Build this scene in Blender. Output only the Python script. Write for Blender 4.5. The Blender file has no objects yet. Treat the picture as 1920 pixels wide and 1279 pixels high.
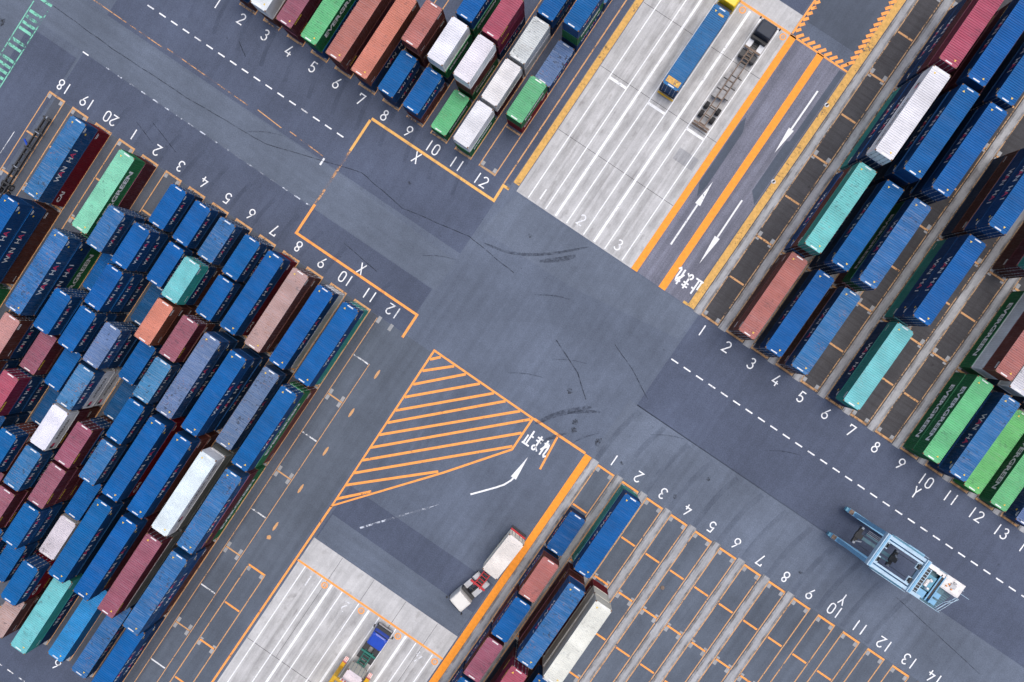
import bpy, math, random
from mathutils import Vector, Matrix
random.seed(7)
scene = bpy.context.scene
COL = scene.collection
R = math.radians
PI = math.pi

# ------------------------------------------------------------------ materials
def new_mat(name):
    m = bpy.data.materials.new(name); m.use_nodes = True
    nt = m.node_tree; nt.nodes.clear()
    return m, nt
def nd(nt, t, **kw):
    n = nt.nodes.new(t)
    for k, v in kw.items():
        if k.startswith('i_'):
            n.inputs[k[2:].replace('_', ' ')].default_value = v
        else: setattr(n, k, v)
    return n
def lk(nt, a, b): nt.links.new(a, b)
def noise(nt, vec, scale, detail=4, rough=.55, out='Fac'):
    n = nd(nt, 'ShaderNodeTexNoise'); n.inputs['Scale'].default_value = scale
    n.inputs['Detail'].default_value = detail; n.inputs['Roughness'].default_value = rough
    lk(nt, vec, n.inputs['Vector']); return n.outputs[out]
def mapping(nt, vec, scale=(1,1,1), rot=(0,0,0)):
    n = nd(nt, 'ShaderNodeMapping'); n.inputs['Scale'].default_value = scale; n.inputs['Rotation'].default_value = rot
    lk(nt, vec, n.inputs['Vector']); return n.outputs[0]
def maprange(nt, v, a, b, c, d, smooth=False):
    n = nd(nt, 'ShaderNodeMapRange'); n.clamp = True
    if smooth: n.interpolation_type = 'SMOOTHSTEP'
    lk(nt, v, n.inputs[0])
    for i, x in zip((1,2,3,4), (a,b,c,d)): n.inputs[i].default_value = x
    return n.outputs[0]
def math2(nt, op, a, b):
    n = nd(nt, 'ShaderNodeMath', operation=op)
    for i, x in enumerate((a, b)):
        if isinstance(x, (int, float)): n.inputs[i].default_value = x
        else: lk(nt, x, n.inputs[i])
    return n.outputs[0]
def mixc(nt, fac, a, b, mode='MIX'):
    n = nd(nt, 'ShaderNodeMix', data_type='RGBA', blend_type=mode)
    def put(sock, x):
        if isinstance(x, (int, float)): sock.default_value = x
        elif isinstance(x, tuple): sock.default_value = (*x, 1)
        else: lk(nt, x, sock)
    put(n.inputs[0], fac); put(n.inputs[6], a); put(n.inputs[7], b)
    return n.outputs[2]
def scalec(nt, col, fac):           # colour times a scalar socket
    n = nd(nt, 'ShaderNodeVectorMath', operation='SCALE')
    if isinstance(col, tuple): n.inputs[0].default_value = col
    else: lk(nt, col, n.inputs[0])
    lk(nt, fac, n.inputs[3]); return n.outputs[0]
def bsdf(nt, col, rough=.6, metal=0, normal=None, alpha=None, spec=None):
    b = nd(nt, 'ShaderNodeBsdfPrincipled'); o = nd(nt, 'ShaderNodeOutputMaterial')
    if isinstance(col, tuple): b.inputs['Base Color'].default_value = (*col, 1)
    else: lk(nt, col, b.inputs['Base Color'])
    if isinstance(rough, (int, float)): b.inputs['Roughness'].default_value = rough
    else: lk(nt, rough, b.inputs['Roughness'])
    b.inputs['Metallic'].default_value = metal
    if spec is not None: b.inputs['Specular IOR Level'].default_value = spec
    if normal is not None: lk(nt, normal, b.inputs['Normal'])
    if alpha is None: lk(nt, b.outputs[0], o.inputs[0])
    else:
        t = nd(nt, 'ShaderNodeBsdfTransparent'); mx = nd(nt, 'ShaderNodeMixShader')
        lk(nt, alpha, mx.inputs[0]); lk(nt, t.outputs[0], mx.inputs[1]); lk(nt, b.outputs[0], mx.inputs[2])
        lk(nt, mx.outputs[0], o.inputs[0])
    return b
def bump(nt, h, strength=.3, dist=.02):
    n = nd(nt, 'ShaderNodeBump'); n.inputs['Strength'].default_value = strength; n.inputs['Distance'].default_value = dist
    lk(nt, h, n.inputs['Height']); return n.outputs[0]
def objco(nt): return nd(nt, 'ShaderNodeTexCoord').outputs['Object']

def asphalt(name, c, streak=.10, sdir='y', grain=.22, blotch=.22, spots=.5, dirt=None):
    m, nt = new_mat(name); v = objco(nt)
    f = maprange(nt, noise(nt, v, .07, 5, .6), .3, .7, 1-blotch, 1+blotch)
    f = math2(nt, 'MULTIPLY', f, maprange(nt, noise(nt, v, 6.0, 3, .7), .25, .75, 1-grain, 1+grain))
    f = math2(nt, 'MULTIPLY', f, maprange(nt, noise(nt, v, .9, 4, .6), .3, .7, .93, 1.07))
    sc = (1.1, .035, 1) if sdir == 'y' else (.035, 1.1, 1)
    f = math2(nt, 'MULTIPLY', f, maprange(nt, noise(nt, mapping(nt, v, sc), 1, 4, .6), .3, .7, 1-streak, 1+streak))
    col = scalec(nt, c, f)
    if dirt:
        col = mixc(nt, maprange(nt, noise(nt, mapping(nt, v, (.25, 3.2, 1)), 1, 3, .6), .45, .7, 0, .6), col, dirt)
    sp = maprange(nt, noise(nt, v, 1.1, 2, .5), .73, .78, 0, spots)
    col = mixc(nt, sp, col, tuple(x*.35 for x in c))
    nrm = bump(nt, noise(nt, v, 14, 3, .7), .35, .02)
    bsdf(nt, col, .82, normal=nrm, spec=.3)
    return m
def concrete(name, c, sdir='y', dirt=(.12,.11,.10), streak=.10):
    m, nt = new_mat(name); v = objco(nt)
    f = maprange(nt, noise(nt, v, .25, 6, .65), .3, .7, .80, 1.12)
    f = math2(nt, 'MULTIPLY', f, maprange(nt, noise(nt, v, 5, 4, .7), .3, .7, .9, 1.1))
    sc = (1.4, .05, 1) if sdir == 'y' else (.05, 1.4, 1)
    st = noise(nt, mapping(nt, v, sc), 1, 5, .65)
    f = math2(nt, 'MULTIPLY', f, maprange(nt, st, .3, .7, 1-streak, 1+streak))
    col = scalec(nt, c, f)
    col = mixc(nt, maprange(nt, math2(nt, 'MULTIPLY', st, noise(nt, v, .6, 4, .6)), .30, .42, 0, .35), col, dirt)
    bsdf(nt, col, .8, normal=bump(nt, noise(nt, v, 9, 3, .7), .2, .01), spec=.3)
    return m
def paint(name, c, wear=.3, rough=.6, edge=3.0, dark=None, vary=.12):
    """road paint: worn away in flecks and streaks so that the ground shows through"""
    m, nt = new_mat(name); v = objco(nt)
    n1 = noise(nt, v, edge, 5, .7); n2 = noise(nt, v, .45, 4, .6); n3 = noise(nt, v, 12, 2, .6)
    s = math2(nt, 'ADD', math2(nt, 'MULTIPLY', n1, .5), math2(nt, 'MULTIPLY', n2, .5))
    s = math2(nt, 'ADD', s, math2(nt, 'MULTIPLY', n3, .12))
    t = .36 + wear*.34
    a = maprange(nt, s, t-.03, t+.05, .05, 1)
    f = maprange(nt, noise(nt, v, 2.2, 4, .6), .3, .7, 1-vary, 1+vary)
    col = scalec(nt, c, f)
    if dark:
        k = noise(nt, mapping(nt, v, (.9, .9, 1), (0, 0, .5)), .8, 4, .65)
        col = mixc(nt, maprange(nt, k, .63, .70, 0, .75), col, dark)
    bsdf(nt, col, rough, alpha=a, spec=.3)
    return m
def film(name, c, lo=.45, hi=.65, amax=.8, scale=(2,2,1)):
    """thin dark rubber or oil film with ragged density"""
    m, nt = new_mat(name); v = objco(nt)
    a = maprange(nt, noise(nt, mapping(nt, v, scale), 1, 5, .7), lo, hi, 0, amax)
    bsdf(nt, c, .7, alpha=a, spec=.2); return m
def plain(name, c, rough=.5, metal=0, var=.12, scale=2.0, dirt=0.0):
    m, nt = new_mat(name); v = objco(nt)
    col = scalec(nt, c, maprange(nt, noise(nt, v, scale, 4, .6), .3, .7, 1-var, 1+var))
    if dirt: col = mixc(nt, maprange(nt, noise(nt, v, 1.3, 5, .7), .5, .72, 0, dirt), col, (.05,.042,.038))
    bsdf(nt, col, rough, metal); return m

def container_paint(name, rust=True):
    """colour from the object, wear from the object's alpha, patterns shifted per object"""
    m, nt = new_mat(name); info = nd(nt, 'ShaderNodeObjectInfo')
    tc = objco(nt)
    off = nd(nt, 'ShaderNodeVectorMath', operation='SCALE'); off.inputs[0].default_value = (91, 57, 33)
    lk(nt, info.outputs['Random'], off.inputs[3])
    add = nd(nt, 'ShaderNodeVectorMath', operation='ADD'); lk(nt, tc, add.inputs[0]); lk(nt, off.outputs[0], add.inputs[1])
    v = add.outputs[0]; w = info.outputs['Alpha']; base = info.outputs['Color']
    f = maprange(nt, noise(nt, v, .5, 5, .65), .3, .7, .86, 1.12)
    f = math2(nt, 'MULTIPLY', f, maprange(nt, noise(nt, v, 7, 3, .7), .3, .7, .93, 1.07))
    col = scalec(nt, base, f)
    # chalky bleaching in fine lines across the roof
    s = noise(nt, mapping(nt, v, (.35, 5.5, .6)), 1, 5, .75)
    s = math2(nt, 'MULTIPLY', maprange(nt, s, .48, .75, 0, 1), w)
    chalk = mixc(nt, .55, base, (.42, .45, .52))
    col = mixc(nt, math2(nt, 'MULTIPLY', s, .8), col, chalk)
    # sheet-by-sheet differences along the length
    pn = noise(nt, mapping(nt, v, (.0, .45, 0)), 1, 1, .5)
    col = scalec(nt, col, maprange(nt, pn, .3, .7, .93, 1.07))
    # dark grime spots
    g = noise(nt, v, 2.0, 4, .7); gm = noise(nt, v, .28, 2, .5)
    g = math2(nt, 'MULTIPLY', maprange(nt, g, .55, .62, 0, 1), maprange(nt, gm, .50, .58, 0, 1))
    g = math2(nt, 'MULTIPLY', g, maprange(nt, w, .1, .9, .1, .85))
    col = mixc(nt, g, col, (.04, .045, .06))
    # rust flakes
    r = noise(nt, v, 3.1, 6, .75); rm = noise(nt, mapping(nt, v, (.8, .8, .8)), .55, 2, .5)
    r = math2(nt, 'MULTIPLY', maprange(nt, r, .56, .62, 0, 1), maprange(nt, rm, .52, .60, 0, 1))
    r = math2(nt, 'MULTIPLY', r, maprange(nt, w, .2, 1.0, 0.03, .8))
    col = mixc(nt, r, col, (.30, .13, .06))
    bsdf(nt, col, .62, spec=.18)
    return m

M = {}
M['asphalt'] = asphalt('asphalt', (.103, .127, .178), grain=.30)
M['asphalt_dark'] = asphalt('asphalt_dark', (.074, .092, .142), streak=.08, grain=.30, sdir='y')
M['asphalt_light'] = asphalt('asphalt_light', (.110, .135, .184), sdir='x', streak=.08, grain=.28)
M['asphalt_apron'] = asphalt('asphalt_apron', (.113, .138, .188), sdir='y', streak=.10, grain=.28)
M['asphalt_lane'] = asphalt('asphalt_lane', (.158, .165, .215), sdir='y', streak=.30, grain=.35)
M['asphalt_new'] = asphalt('asphalt_new', (.078, .096, .132), sdir='y', grain=.15)
M['bed_grey'] = asphalt('bed_grey', (.080, .093, .121), sdir='y', streak=.12)
M['bed_mid'] = asphalt('bed_mid', (.092, .112, .148), sdir='y', streak=.12)
M['bed_brown'] = asphalt('bed_brown', (.062, .062, .070), sdir='y', streak=.10, dirt=(.040, .038, .042))
M['concrete'] = concrete('concrete', (.490, .493, .505), streak=.14)
M['concrete_strip'] = concrete('concrete_strip', (.36, .37, .395), dirt=(.07,.055,.045), streak=.16)
M['concrete_pad'] = concrete('concrete_pad', (.33, .34, .36))
M['joint'] = plain('joint', (.06, .06, .065), .9)
M['white'] = paint('white_paint', (.80, .82, .85), .15)
M['white_worn'] = paint('white_worn_paint', (.72, .74, .78), .42)
M['white_faint'] = paint('white_faint_paint', (.55, .60, .70), .62, edge=1.6)
M['orange'] = paint('orange_paint', (.88, .35, .085), .10, dark=(.10, .06, .04))
M['orange_pale'] = paint('orange_pale_paint', (.76, .42, .12), .14, dark=(.12, .08, .05))
M['orange_band'] = paint('orange_band_paint', (.88, .31, .03), .03, dark=None)
M['orange_thin'] = paint('orange_thin_paint', (.60, .33, .15), .30)
M['orange_faint'] = paint('orange_faint_paint', (.55, .30, .15), .60, edge=1.4)
M['orange_dirty'] = paint('orange_dirty_paint', (.46, .29, .16), .46)
M['white_arrow'] = paint('white_arrow_paint', (.76, .78, .81), .26)
M['edge_dirt'] = film('edge_dirt', (.10, .080, .065), .40, .68, .5, (1.2, .5, 1))
M['lane_film'] = film('lane_film', (.24, .23, .225), .40, .72, .30, (.9, .16, 1))
M['yellow'] = paint('yellow_paint', (.62, .36, .10), .24, dark=(.12,.08,.04), vary=.2)
M['green'] = paint('green_paint', (.20, .56, .42), .45, edge=1.5)
M['rubber_mark'] = film('rubber_mark', (.030, .038, .060), .36, .66, .55)
M['track_film'] = film('track_film', (.05, .065, .105), .34, .72, .26, (.6, .25, 1))
M['stain'] = film('stain', (.022, .024, .028), .42, .62, .75, (3, 3, 1))
M['crack'] = film('crack', (.022, .028, .042), .34, .58, .7, (1.3, 1.3, 1))
M['cpaint'] = container_paint('container_paint')
M['casting'] = plain('casting_rust', (.16, .085, .045), .8, var=.4, scale=9)
M['zinc'] = plain('zinc', (.30, .33, .38), .45, .4)
M['mark_white'] = plain('mark_white', (.80, .81, .82), .5)
M['mark_red'] = plain('mark_red', (.72, .06, .15), .5)
M['mark_yellow'] = plain('mark_yellow', (.75, .50, .05), .5)
M['mark_black'] = plain('mark_black', (.025, .025, .03), .5)
M['tyre'] = plain('tyre', (.022, .022, .024), .85, scale=8)
M['rim'] = plain('rim', (.32, .33, .35), .45, .5)
M['black_steel'] = plain('black_steel', (.030, .031, .035), .6, dirt=.4)
M['brown_steel'] = plain('brown_steel', (.17, .12, .09), .7, var=.3, scale=5, dirt=.4)
M['cab_white'] = plain('cab_white', (.70, .69, .66), .35, var=.04)
M['cab_blue'] = plain('cab_blue', (.012, .06, .42), .25, var=.08)
M['cab_yellow'] = plain('cab_yellow', (.80, .56, .01), .35, var=.05)
M['cab_dark'] = plain('cab_dark', (.018, .026, .045), .62)
M['glass'] = plain('dark_glass', (.012, .016, .02), .12, var=.02)
M['plate_grey'] = plain('plate_grey', (.42, .43, .46), .5, .2, dirt=.3)
M['plate_white'] = plain('plate_white', (.62, .64, .68), .5, dirt=.3)
M['deck_sheet'] = plain('deck_sheet', (.30, .30, .31), .7, var=.2, dirt=.4)
M['red_steel'] = plain('red_steel', (.45, .015, .025), .45, dirt=.2)
M['maroon_steel'] = plain('maroon_steel', (.13, .02, .025), .5, dirt=.3)
M['teal_steel'] = plain('teal_steel', (.012, .15, .12), .5, dirt=.3)
M['yellow_steel'] = plain('yellow_steel', (.62, .36, .012), .45, dirt=.35)
M['stripe_white'] = plain('stripe_white', (.80, .74, .72), .5)
M['stripe_red'] = plain('stripe_red', (.70, .16, .14), .5)
M['cream'] = plain('cream', (.66, .62, .54), .5, dirt=.15)
M['sc_blue'] = plain('carrier_blue', (.17, .39, .60), .45, var=.10, dirt=.25)
M['sc_pale'] = plain('carrier_pale', (.40, .56, .70), .45, var=.08, dirt=.2)
M['sc_teal'] = plain('carrier_teal', (.10, .30, .42), .5, dirt=.4)
M['sc_white'] = plain('carrier_white', (.74, .72, .72), .5, dirt=.25)
M['deck_teal'] = plain('deck_teal', (.09, .19, .24), .6, dirt=.5)
M['rope'] = plain('rope', (.05, .05, .055), .6)
M['amber'] = plain('amber', (.70, .25, .04), .4)

# ------------------------------------------------------------------ mesh helper
class MB:
    def __init__(s): s.v = []; s.f = []; s.m = []
    def vert(s, p): s.v.append(tuple(p)); return len(s.v)-1
    def face(s, idx, m=0): s.f.append(tuple(idx)); s.m.append(m)
    def poly(s, pts, m=0): s.face([s.vert(p) for p in pts], m)
    def rect(s, x0, x1, y0, y1, z, m=0): s.poly([(x0,y0,z),(x1,y0,z),(x1,y1,z),(x0,y1,z)], m)
    def box(s, x0, x1, y0, y1, z0, z1, m=0, skip=''):
        i = [s.vert(p) for p in ((x0,y0,z0),(x1,y0,z0),(x1,y1,z0),(x0,y1,z0),(x0,y0,z1),(x1,y0,z1),(x1,y1,z1),(x0,y1,z1))]
        for n, q in (('b',(3,2,1,0)),('t',(4,5,6,7)),('f',(0,1,5,4)),('r',(1,2,6,5)),('k',(2,3,7,6)),('l',(3,0,4,7))):
            if n not in skip: s.face([i[k] for k in q], m)
    def bar(s, a, b, w, h, m=0):
        """box of section w x h along a->b"""
        a = Vector(a); b = Vector(b); d = (b-a).normalized()
        up = Vector((0,0,1)) if abs(d.z) < .95 else Vector((0,1,0))
        sx = d.cross(up).normalized()*(w/2); sy = sx.cross(d).normalized()*(h/2)
        i = [s.vert(p) for p in (a-sx-sy, a+sx-sy, a+sx+sy, a-sx+sy, b-sx-sy, b+sx-sy, b+sx+sy, b-sx+sy)]
        for q in ((0,1,2,3),(7,6,5,4),(0,4,5,1),(1,5,6,2),(2,6,7,3),(3,7,4,0)): s.face([i[k] for k in q], m)
    def tube(s, a, b, r, n=8, m=0):
        a = Vector(a); b = Vector(b); d = (b-a).normalized()
        up = Vector((0,0,1)) if abs(d.z) < .95 else Vector((0,1,0))
        x = d.cross(up).normalized(); y = x.cross(d)
        A = [s.vert(a+(x*math.cos(t)+y*math.sin(t))*r) for t in (2*PI*k/n for k in range(n))]
        B = [s.vert(b+(x*math.cos(t)+y*math.sin(t))*r) for t in (2*PI*k/n for k in range(n))]
        for k in range(n): s.face([A[k], A[(k+1)%n], B[(k+1)%n], B[k]], m)
        s.face(A[::-1], m); s.face(B, m)
    def lathe_x(s, prof, cx, cy, cz, n=20, m=0):
        """profile [(x, r)] turned about the x axis through (cx,cy,cz)"""
        rings = [[s.vert((cx+x, cy+r*math.cos(2*PI*k/n), cz+r*math.sin(2*PI*k/n))) for k in range(n)] for x, r in prof]
        for a, b in zip(rings, rings[1:]):
            for k in range(n): s.face([a[k], a[(k+1)%n], b[(k+1)%n], b[k]], m)
        s.face(rings[0][::-1], m); s.face(rings[-1], m)
    def prism_x(s, prof, x0, x1, m=0):
        """closed profile [(y,z)] (counter-clockwise seen from +x) extruded in x"""
        A = [s.vert((x0, y, z)) for y, z in prof]; B = [s.vert((x1, y, z)) for y, z in prof]; n = len(prof)
        for k in range(n): s.face([A[k], A[(k+1)%n], B[(k+1)%n], B[k]][::-1], m)
        s.face(A, m); s.face(B[::-1], m)
    def loft(s, secs, m=0):
        """stack of equal-length closed loops, capped"""
        L = [[s.vert(p) for p in sec] for sec in secs]; n = len(L[0])
        for a, b in zip(L, L[1:]):
            for k in range(n): s.face([a[k], a[(k+1)%n], b[(k+1)%n], b[k]], m)
        s.face(L[0][::-1], m); s.face(L[-1], m)
    def ribbon(s, pts, w, z, m=0, closed=False):
        """flat mitred ribbon; w a number or a list of widths"""
        P = [Vector((p[0], p[1])) for p in pts]; n = len(P)
        W = w if isinstance(w, (list, tuple)) else [w]*n
        Lv = []; Rv = []
        for i in range(n):
            d1 = (P[i]-P[i-1]).normalized() if (i > 0 or closed) else None
            d2 = (P[(i+1) % n]-P[i]).normalized() if (i < n-1 or closed) else None
            if d1 is None: d1 = d2
            if d2 is None: d2 = d1
            t = d1+d2
            t = t.normalized() if t.length > 1e-4 else d1
            nrm = Vector((-t.y, t.x)); c = max(.42, nrm.dot(Vector((-d1.y, d1.x))))
            o = nrm*(W[i]/2/c)
            Lv.append(s.vert((P[i].x+o.x, P[i].y+o.y, z))); Rv.append(s.vert((P[i].x-o.x, P[i].y-o.y, z)))
        for i in range(n if closed else n-1):
            j = (i+1) % n; s.face([Rv[i], Rv[j], Lv[j], Lv[i]], m)
    def ring(s, cx, cy, r0, r1, z, n=28, m=0):
        a = [s.vert((cx+r0*math.cos(2*PI*k/n), cy+r0*math.sin(2*PI*k/n), z)) for k in range(n)]
        b = [s.vert((cx+r1*math.cos(2*PI*k/n), cy+r1*math.sin(2*PI*k/n), z)) for k in range(n)]
        for k in range(n): s.face([a[k], b[k], b[(k+1)%n], a[(k+1)%n]], m)
    def disc(s, cx, cy, r, z, n=14, m=0, jag=0):
        s.poly([(cx+r*(1+jag*random.uniform(-1,1))*math.cos(2*PI*k/n), cy+r*(1+jag*random.uniform(-1,1))*math.sin(2*PI*k/n), z) for k in range(n)], m)
    def mesh(s, name, mats):
        me = bpy.data.meshes.new(name); me.from_pydata(s.v, [], s.f)
        for x in mats: me.materials.append(M[x] if isinstance(x, str) else x)
        me.polygons.foreach_set('material_index', s.m); me.update(); return me
    def obj(s, name, mats, parent=None):
        if isinstance(mats, str): mats = [mats]
        return link(name, s.mesh(name, mats), parent)

def link(name, data, parent=None):
    o = bpy.data.objects.new(name, data); COL.objects.link(o)
    if parent: o.parent = parent
    return o
def tag(o, label, cat, group=None):
    o['label'] = label; o['category'] = cat
    if group: o['group'] = group
    return o
def thing(name, label, cat, loc=(0,0,0), rz=0, group=None):
    o = link(name, None); o.empty_display_size = .3
    o.location = loc; o.rotation_euler = (0, 0, rz)
    return tag(o, label, cat, group)
def struct(o): o['kind'] = 'structure'; return o
def text_mesh(txt, size, name, xs=1.0, bold=0.0, spacing=1.0):
    cu = bpy.data.curves.new(name, 'FONT'); cu.body = txt; cu.size = size; cu.align_x = 'CENTER'; cu.align_y = 'CENTER'
    cu.offset = bold; cu.space_character = spacing; cu.resolution_u = 2
    ob = bpy.data.objects.new(name, cu); COL.objects.link(ob)
    dg = bpy.context.evaluated_depsgraph_get(); dg.update()
    me = bpy.data.meshes.new_from_object(ob.evaluated_get(dg), depsgraph=dg)
    bpy.data.objects.remove(ob); bpy.data.curves.remove(cu)
    V = [(v.co.x*xs, v.co.y) for v in me.vertices]; F = [tuple(p.vertices) for p in me.polygons]
    bpy.data.meshes.remove(me); return V, F

# ------------------------------------------------------------------ ground and paving
Z1, Z2, Z3, Z4 = .004, .009, .014, .019
gm = MB(); gm.rect(-320, 320, -320, 320, 0)
ground = struct(gm.obj('ground', 'asphalt'))
def patch(name, mat, pts, z=Z1, parent=ground):
    b = MB(); b.poly([(x, y, z) for x, y in pts]); return b.obj(name, mat, parent)
def rpatch(name, mat, x0, x1, y0, y1, z=Z1, parent=ground): return patch(name, mat, [(x0,y0),(x1,y0),(x1,y1),(x0,y1)], z, parent)
rpatch('asphalt_patch', 'asphalt_dark', -75.8, -15.7, .95, 12.6)
rpatch('asphalt_patch', 'asphalt_dark', -75.8, -16.2, -12.6, -5.3)
patch('asphalt_patch', 'asphalt_light', [(-120,-5.25),(-15.7,-5.2),(-15.6,-.3),(-36,.75),(-120,.9)])
patch('asphalt_patch', 'asphalt_apron', [(-15.2,5.3),(-.5,5.7),(15.7,8.0),(16.1,12.3),(-13.7,12.1)])
rpatch('asphalt_patch', 'asphalt_dark', 16.2, 130, -2.7, 12.4)
patch('asphalt_patch', 'asphalt_apron', [(14.9,-12.3),(130,-12.3),(130,-2.85),(15.0,-2.6)])
rpatch('asphalt_patch', 'asphalt_dark', -10.4, 13.9, -43.4, -34.6)
patch('asphalt_patch', 'asphalt_light', [(-10.2,-43.5),(13.8,-43.5),(13.8,-39.6),(-10.2,-39.4)], Z1+.003)
rpatch('asphalt_patch', 'asphalt_light', -120, -84.5, -60, -5.3, Z1)
rpatch('asphalt_patch', 'asphalt_dark', -84.4, -76.2, -60, -6.5, Z1)
rpatch('lane_surface', 'asphalt_lane', 5.9, 14.0, 12.45, 50.4)
rpatch('asphalt_patch', 'asphalt_new', 5.0, 14.0, 53.0, 110, Z1)
patch('asphalt_patch', 'asphalt_new', [(6.05,27.2),(6.9,25.4),(7.15,27.6),(7.1,36.0),(6.3,38.0),(6.05,37.0)], Z1+.004)
patch('asphalt_patch', 'asphalt_new', [(12.6,30.2),(13.9,28.8),(13.9,50.0),(13.1,50.0),(13.0,38.5),(12.6,38.2)], Z1+.004)
rpatch('asphalt_patch', 'asphalt_dark', -14.2, 4.7, 53.4, 110, Z1)
# container beds
rpatch('container_bed', 'asphalt_dark', -72, -15.2, 12.62, 110, Z1)
rpatch('container_bed', 'bed_grey', -75.7, -17.2, -79.0, -12.65, Z1)
rpatch('asphalt_patch', 'asphalt_dark', -75.7, -17.2, -110, -79.0, Z1)
rpatch('container_bed', 'bed_mid', -20.0, -11.5, -110, -12.65, Z1+.001)
rpatch('container_bed', 'bed_brown', 15.2, 130, 12.42, 110, Z1)
rpatch('container_bed', 'bed_mid', 15.2, 130, -110, -12.32, Z1)

# concrete aprons (structure, with their joints and painted lanes as parts)
def apron(y0, y1, x0=-14.06, x1=4.93):
    b = MB(); b.rect(x0, x1, y0, y1, Z2); return struct(b.obj('concrete_apron', 'concrete'))
ap_u = apron(12.4, 53.32); ap_l = apron(-110, -43.62, -10.56, 13.95)
def strip(parent, name, mat, pts, w, z): b = MB(); b.ribbon(pts, w, z); return b.obj(name, mat, parent)
for y in (22.62, 32.94, 43.2): strip(ap_u, 'joint', 'joint', [(-14.0, y), (4.9, y)], .06, Z2+.003)
for y in (-61.0, -71.3): strip(ap_l, 'joint', 'joint', [(-10.5, y), (13.9, y)], .07, Z2+.003)
for x in (-5.6, -.2, 5.2, 10.6): strip(ap_l, 'joint', 'joint', [(x, -43.7), (x, -60.9)], .05, Z2+.003)
patch('concrete_patch', 'concrete_strip', [(1.2,27.9),(4.3,27.9),(4.3,29.7),(1.2,29.7)], Z2+.002, ap_u)
# parking lanes
TH, TK = .16, .34
for x, w in ((-12.2,TH),(-9.35,TH),(-7.66,TK),(-5.87,TH),(-3.05,TH),(-1.30,TK),(.45,TH),(3.3,TH)):
    strip(ap_u, 'lane_line', 'white', [(x, 12.6), (x, 50.0)], w, Z3)
for x0, x1 in ((-12.1,-9.45),(-5.78,-3.14),(.54,3.2)): strip(ap_u, 'stop_bar', 'white', [(x0, 32.3), (x1, 32.3)], .38, Z3+.001)
for x, w in ((-9.3,TH),(-6.4,TH),(-4.72,TK),(-2.98,TH),(-.12,TH),(1.62,TK),(3.35,TH),(6.2,TH),(7.93,TK),(9.62,TH),(12.45,TH)):
    strip(ap_l, 'lane_line', 'white', [(x, -47.75), (x, -100)], w, Z3)
strip(ap_l, 'stop_bar', 'white_worn', [(-9.2, -69.2), (-6.5, -69.2)], .38, Z3+.001)
strip(ap_u, 'orange_line', 'orange', [(-13.9, 50.4), (4.9, 50.38)], .36, Z3+.002)
strip(ap_l, 'orange_line', 'orange', [(-10.7, -47.6), (14.0, -47.45)], .30, Z3+.002)
for x, y, p in [(4.3,49.55,ap_u),(-2.25,49.55,ap_u),(-8.6,49.55,ap_u)] + [(x, -48.42, ap_l) for x in (-5.57,.72,7.0,13.25)]:
    b = MB(); b.ring(x, y, .30, .48, Z3); b.ring(x, y, .10, .15, Z3); b.obj('orange_ring', 'orange', p)

for x in (-13.1,-11.4,-10.2,-8.5,-6.8,-5.1,-3.8,-2.2,-.4,1.3,2.5,4.1):
    b = MB(); b.rect(x-.45, x+.45, 12.6, 50, Z2+.0045); b.obj('lane_film', 'lane_film', ap_u)
for x in (-8.5,-7.2,-5.5,-3.8,-2.2,-.9,.7,2.5,4.2,5.5,7.0,8.8,10.4,11.7,13.2):
    b = MB(); b.rect(x-.45, x+.45, -95, -47.9, Z2+.0045); b.obj('lane_film', 'lane_film', ap_l)
# concrete wheel strips
def wheel_strip(x, y0, y1):
    b = MB(); b.box(x-.56, x+.56, y0, y1, 0, .022, 0, 'b')
    s = 1 if y1 > y0 else -1
    return b.obj('wheel_strip', 'concrete_strip', ground)
for i in range(0, 20): wheel_strip(15.83+4.038*i, 12.3, 105)
for i in range(0, 9): wheel_strip(15.83+4.038*i, -105, -12.15)
def edge_dirt(x, y0, y1):
    b = MB()
    for s in (-1, 1): b.rect(x+s*.44-.17, x+s*.44+.17, y0, y1, .0235)
    b.obj('edge_dirt', 'edge_dirt', ground)
for i in range(0, 20): edge_dirt(15.83+4.038*i, 12.3, 105)
for i in range(0, 9): edge_dirt(15.83+4.038*i, -105, -12.15)
for i in range(0, 18): b = MB(); b.rect(16.6+4.038*i, 19.1+4.038*i, 12.25, 12.95, Z3+.013); b.obj('edge_dirt', 'edge_dirt', ground)

# slot outlines
def slot(xl, wd, sgn, y0, y1, mat='orange_thin', pads=True, cap='orange', skip_cells=()):
    """one row of container slots: two long lines, a cap, cross lines every 20 feet, grey bearing pads every 40 feet"""
    b = MB(); lw = .14; xr = xl+wd; z = Z3+.01
    b.rect(xl, xl+lw, *sorted((sgn*y0, sgn*y1)), z); b.rect(xr-lw, xr, *sorted((sgn*y0, sgn*y1)), z)
    b.rect(xl+lw, xr-lw, *sorted((sgn*(y0+.02), sgn*(y0+.30))), z, 1)
    k = 1; y = y0+6.57
    while y < y1:
        b.rect(xl+lw+.12, xr-lw-.12, *sorted((sgn*(y-.13), sgn*(y+.13))), z, 1); k += 1; y = y0+6.57*k
    if pads:
        y = y0+.62
        first = True
        while y < y1:
            for x in (xl+lw+.02, xr-lw-.50):
                if first: b.rect(x, x+.48, *sorted((sgn*(y-.28), sgn*(y+.32))), z, 2)
                else:
                    b.rect(x, x+.48, *sorted((sgn*(y-.75), sgn*(y-.16-.32))), z, 2); b.rect(x, x+.48, *sorted((sgn*(y-.16+.0), sgn*(y+.5))), z, 2)
            y = y0+.3+13.14*(round((y-y0)/13.14)+1); first = False
    return b.obj('slot_marking', [mat, cap, 'concrete_pad'], ground)
SLX, SLY = -68.88, 12.36
for i in range(-2, 12): slot(SLX+4.038*i, 2.74, -1, 12.44, 78.8, cap='orange_thin')
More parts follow.
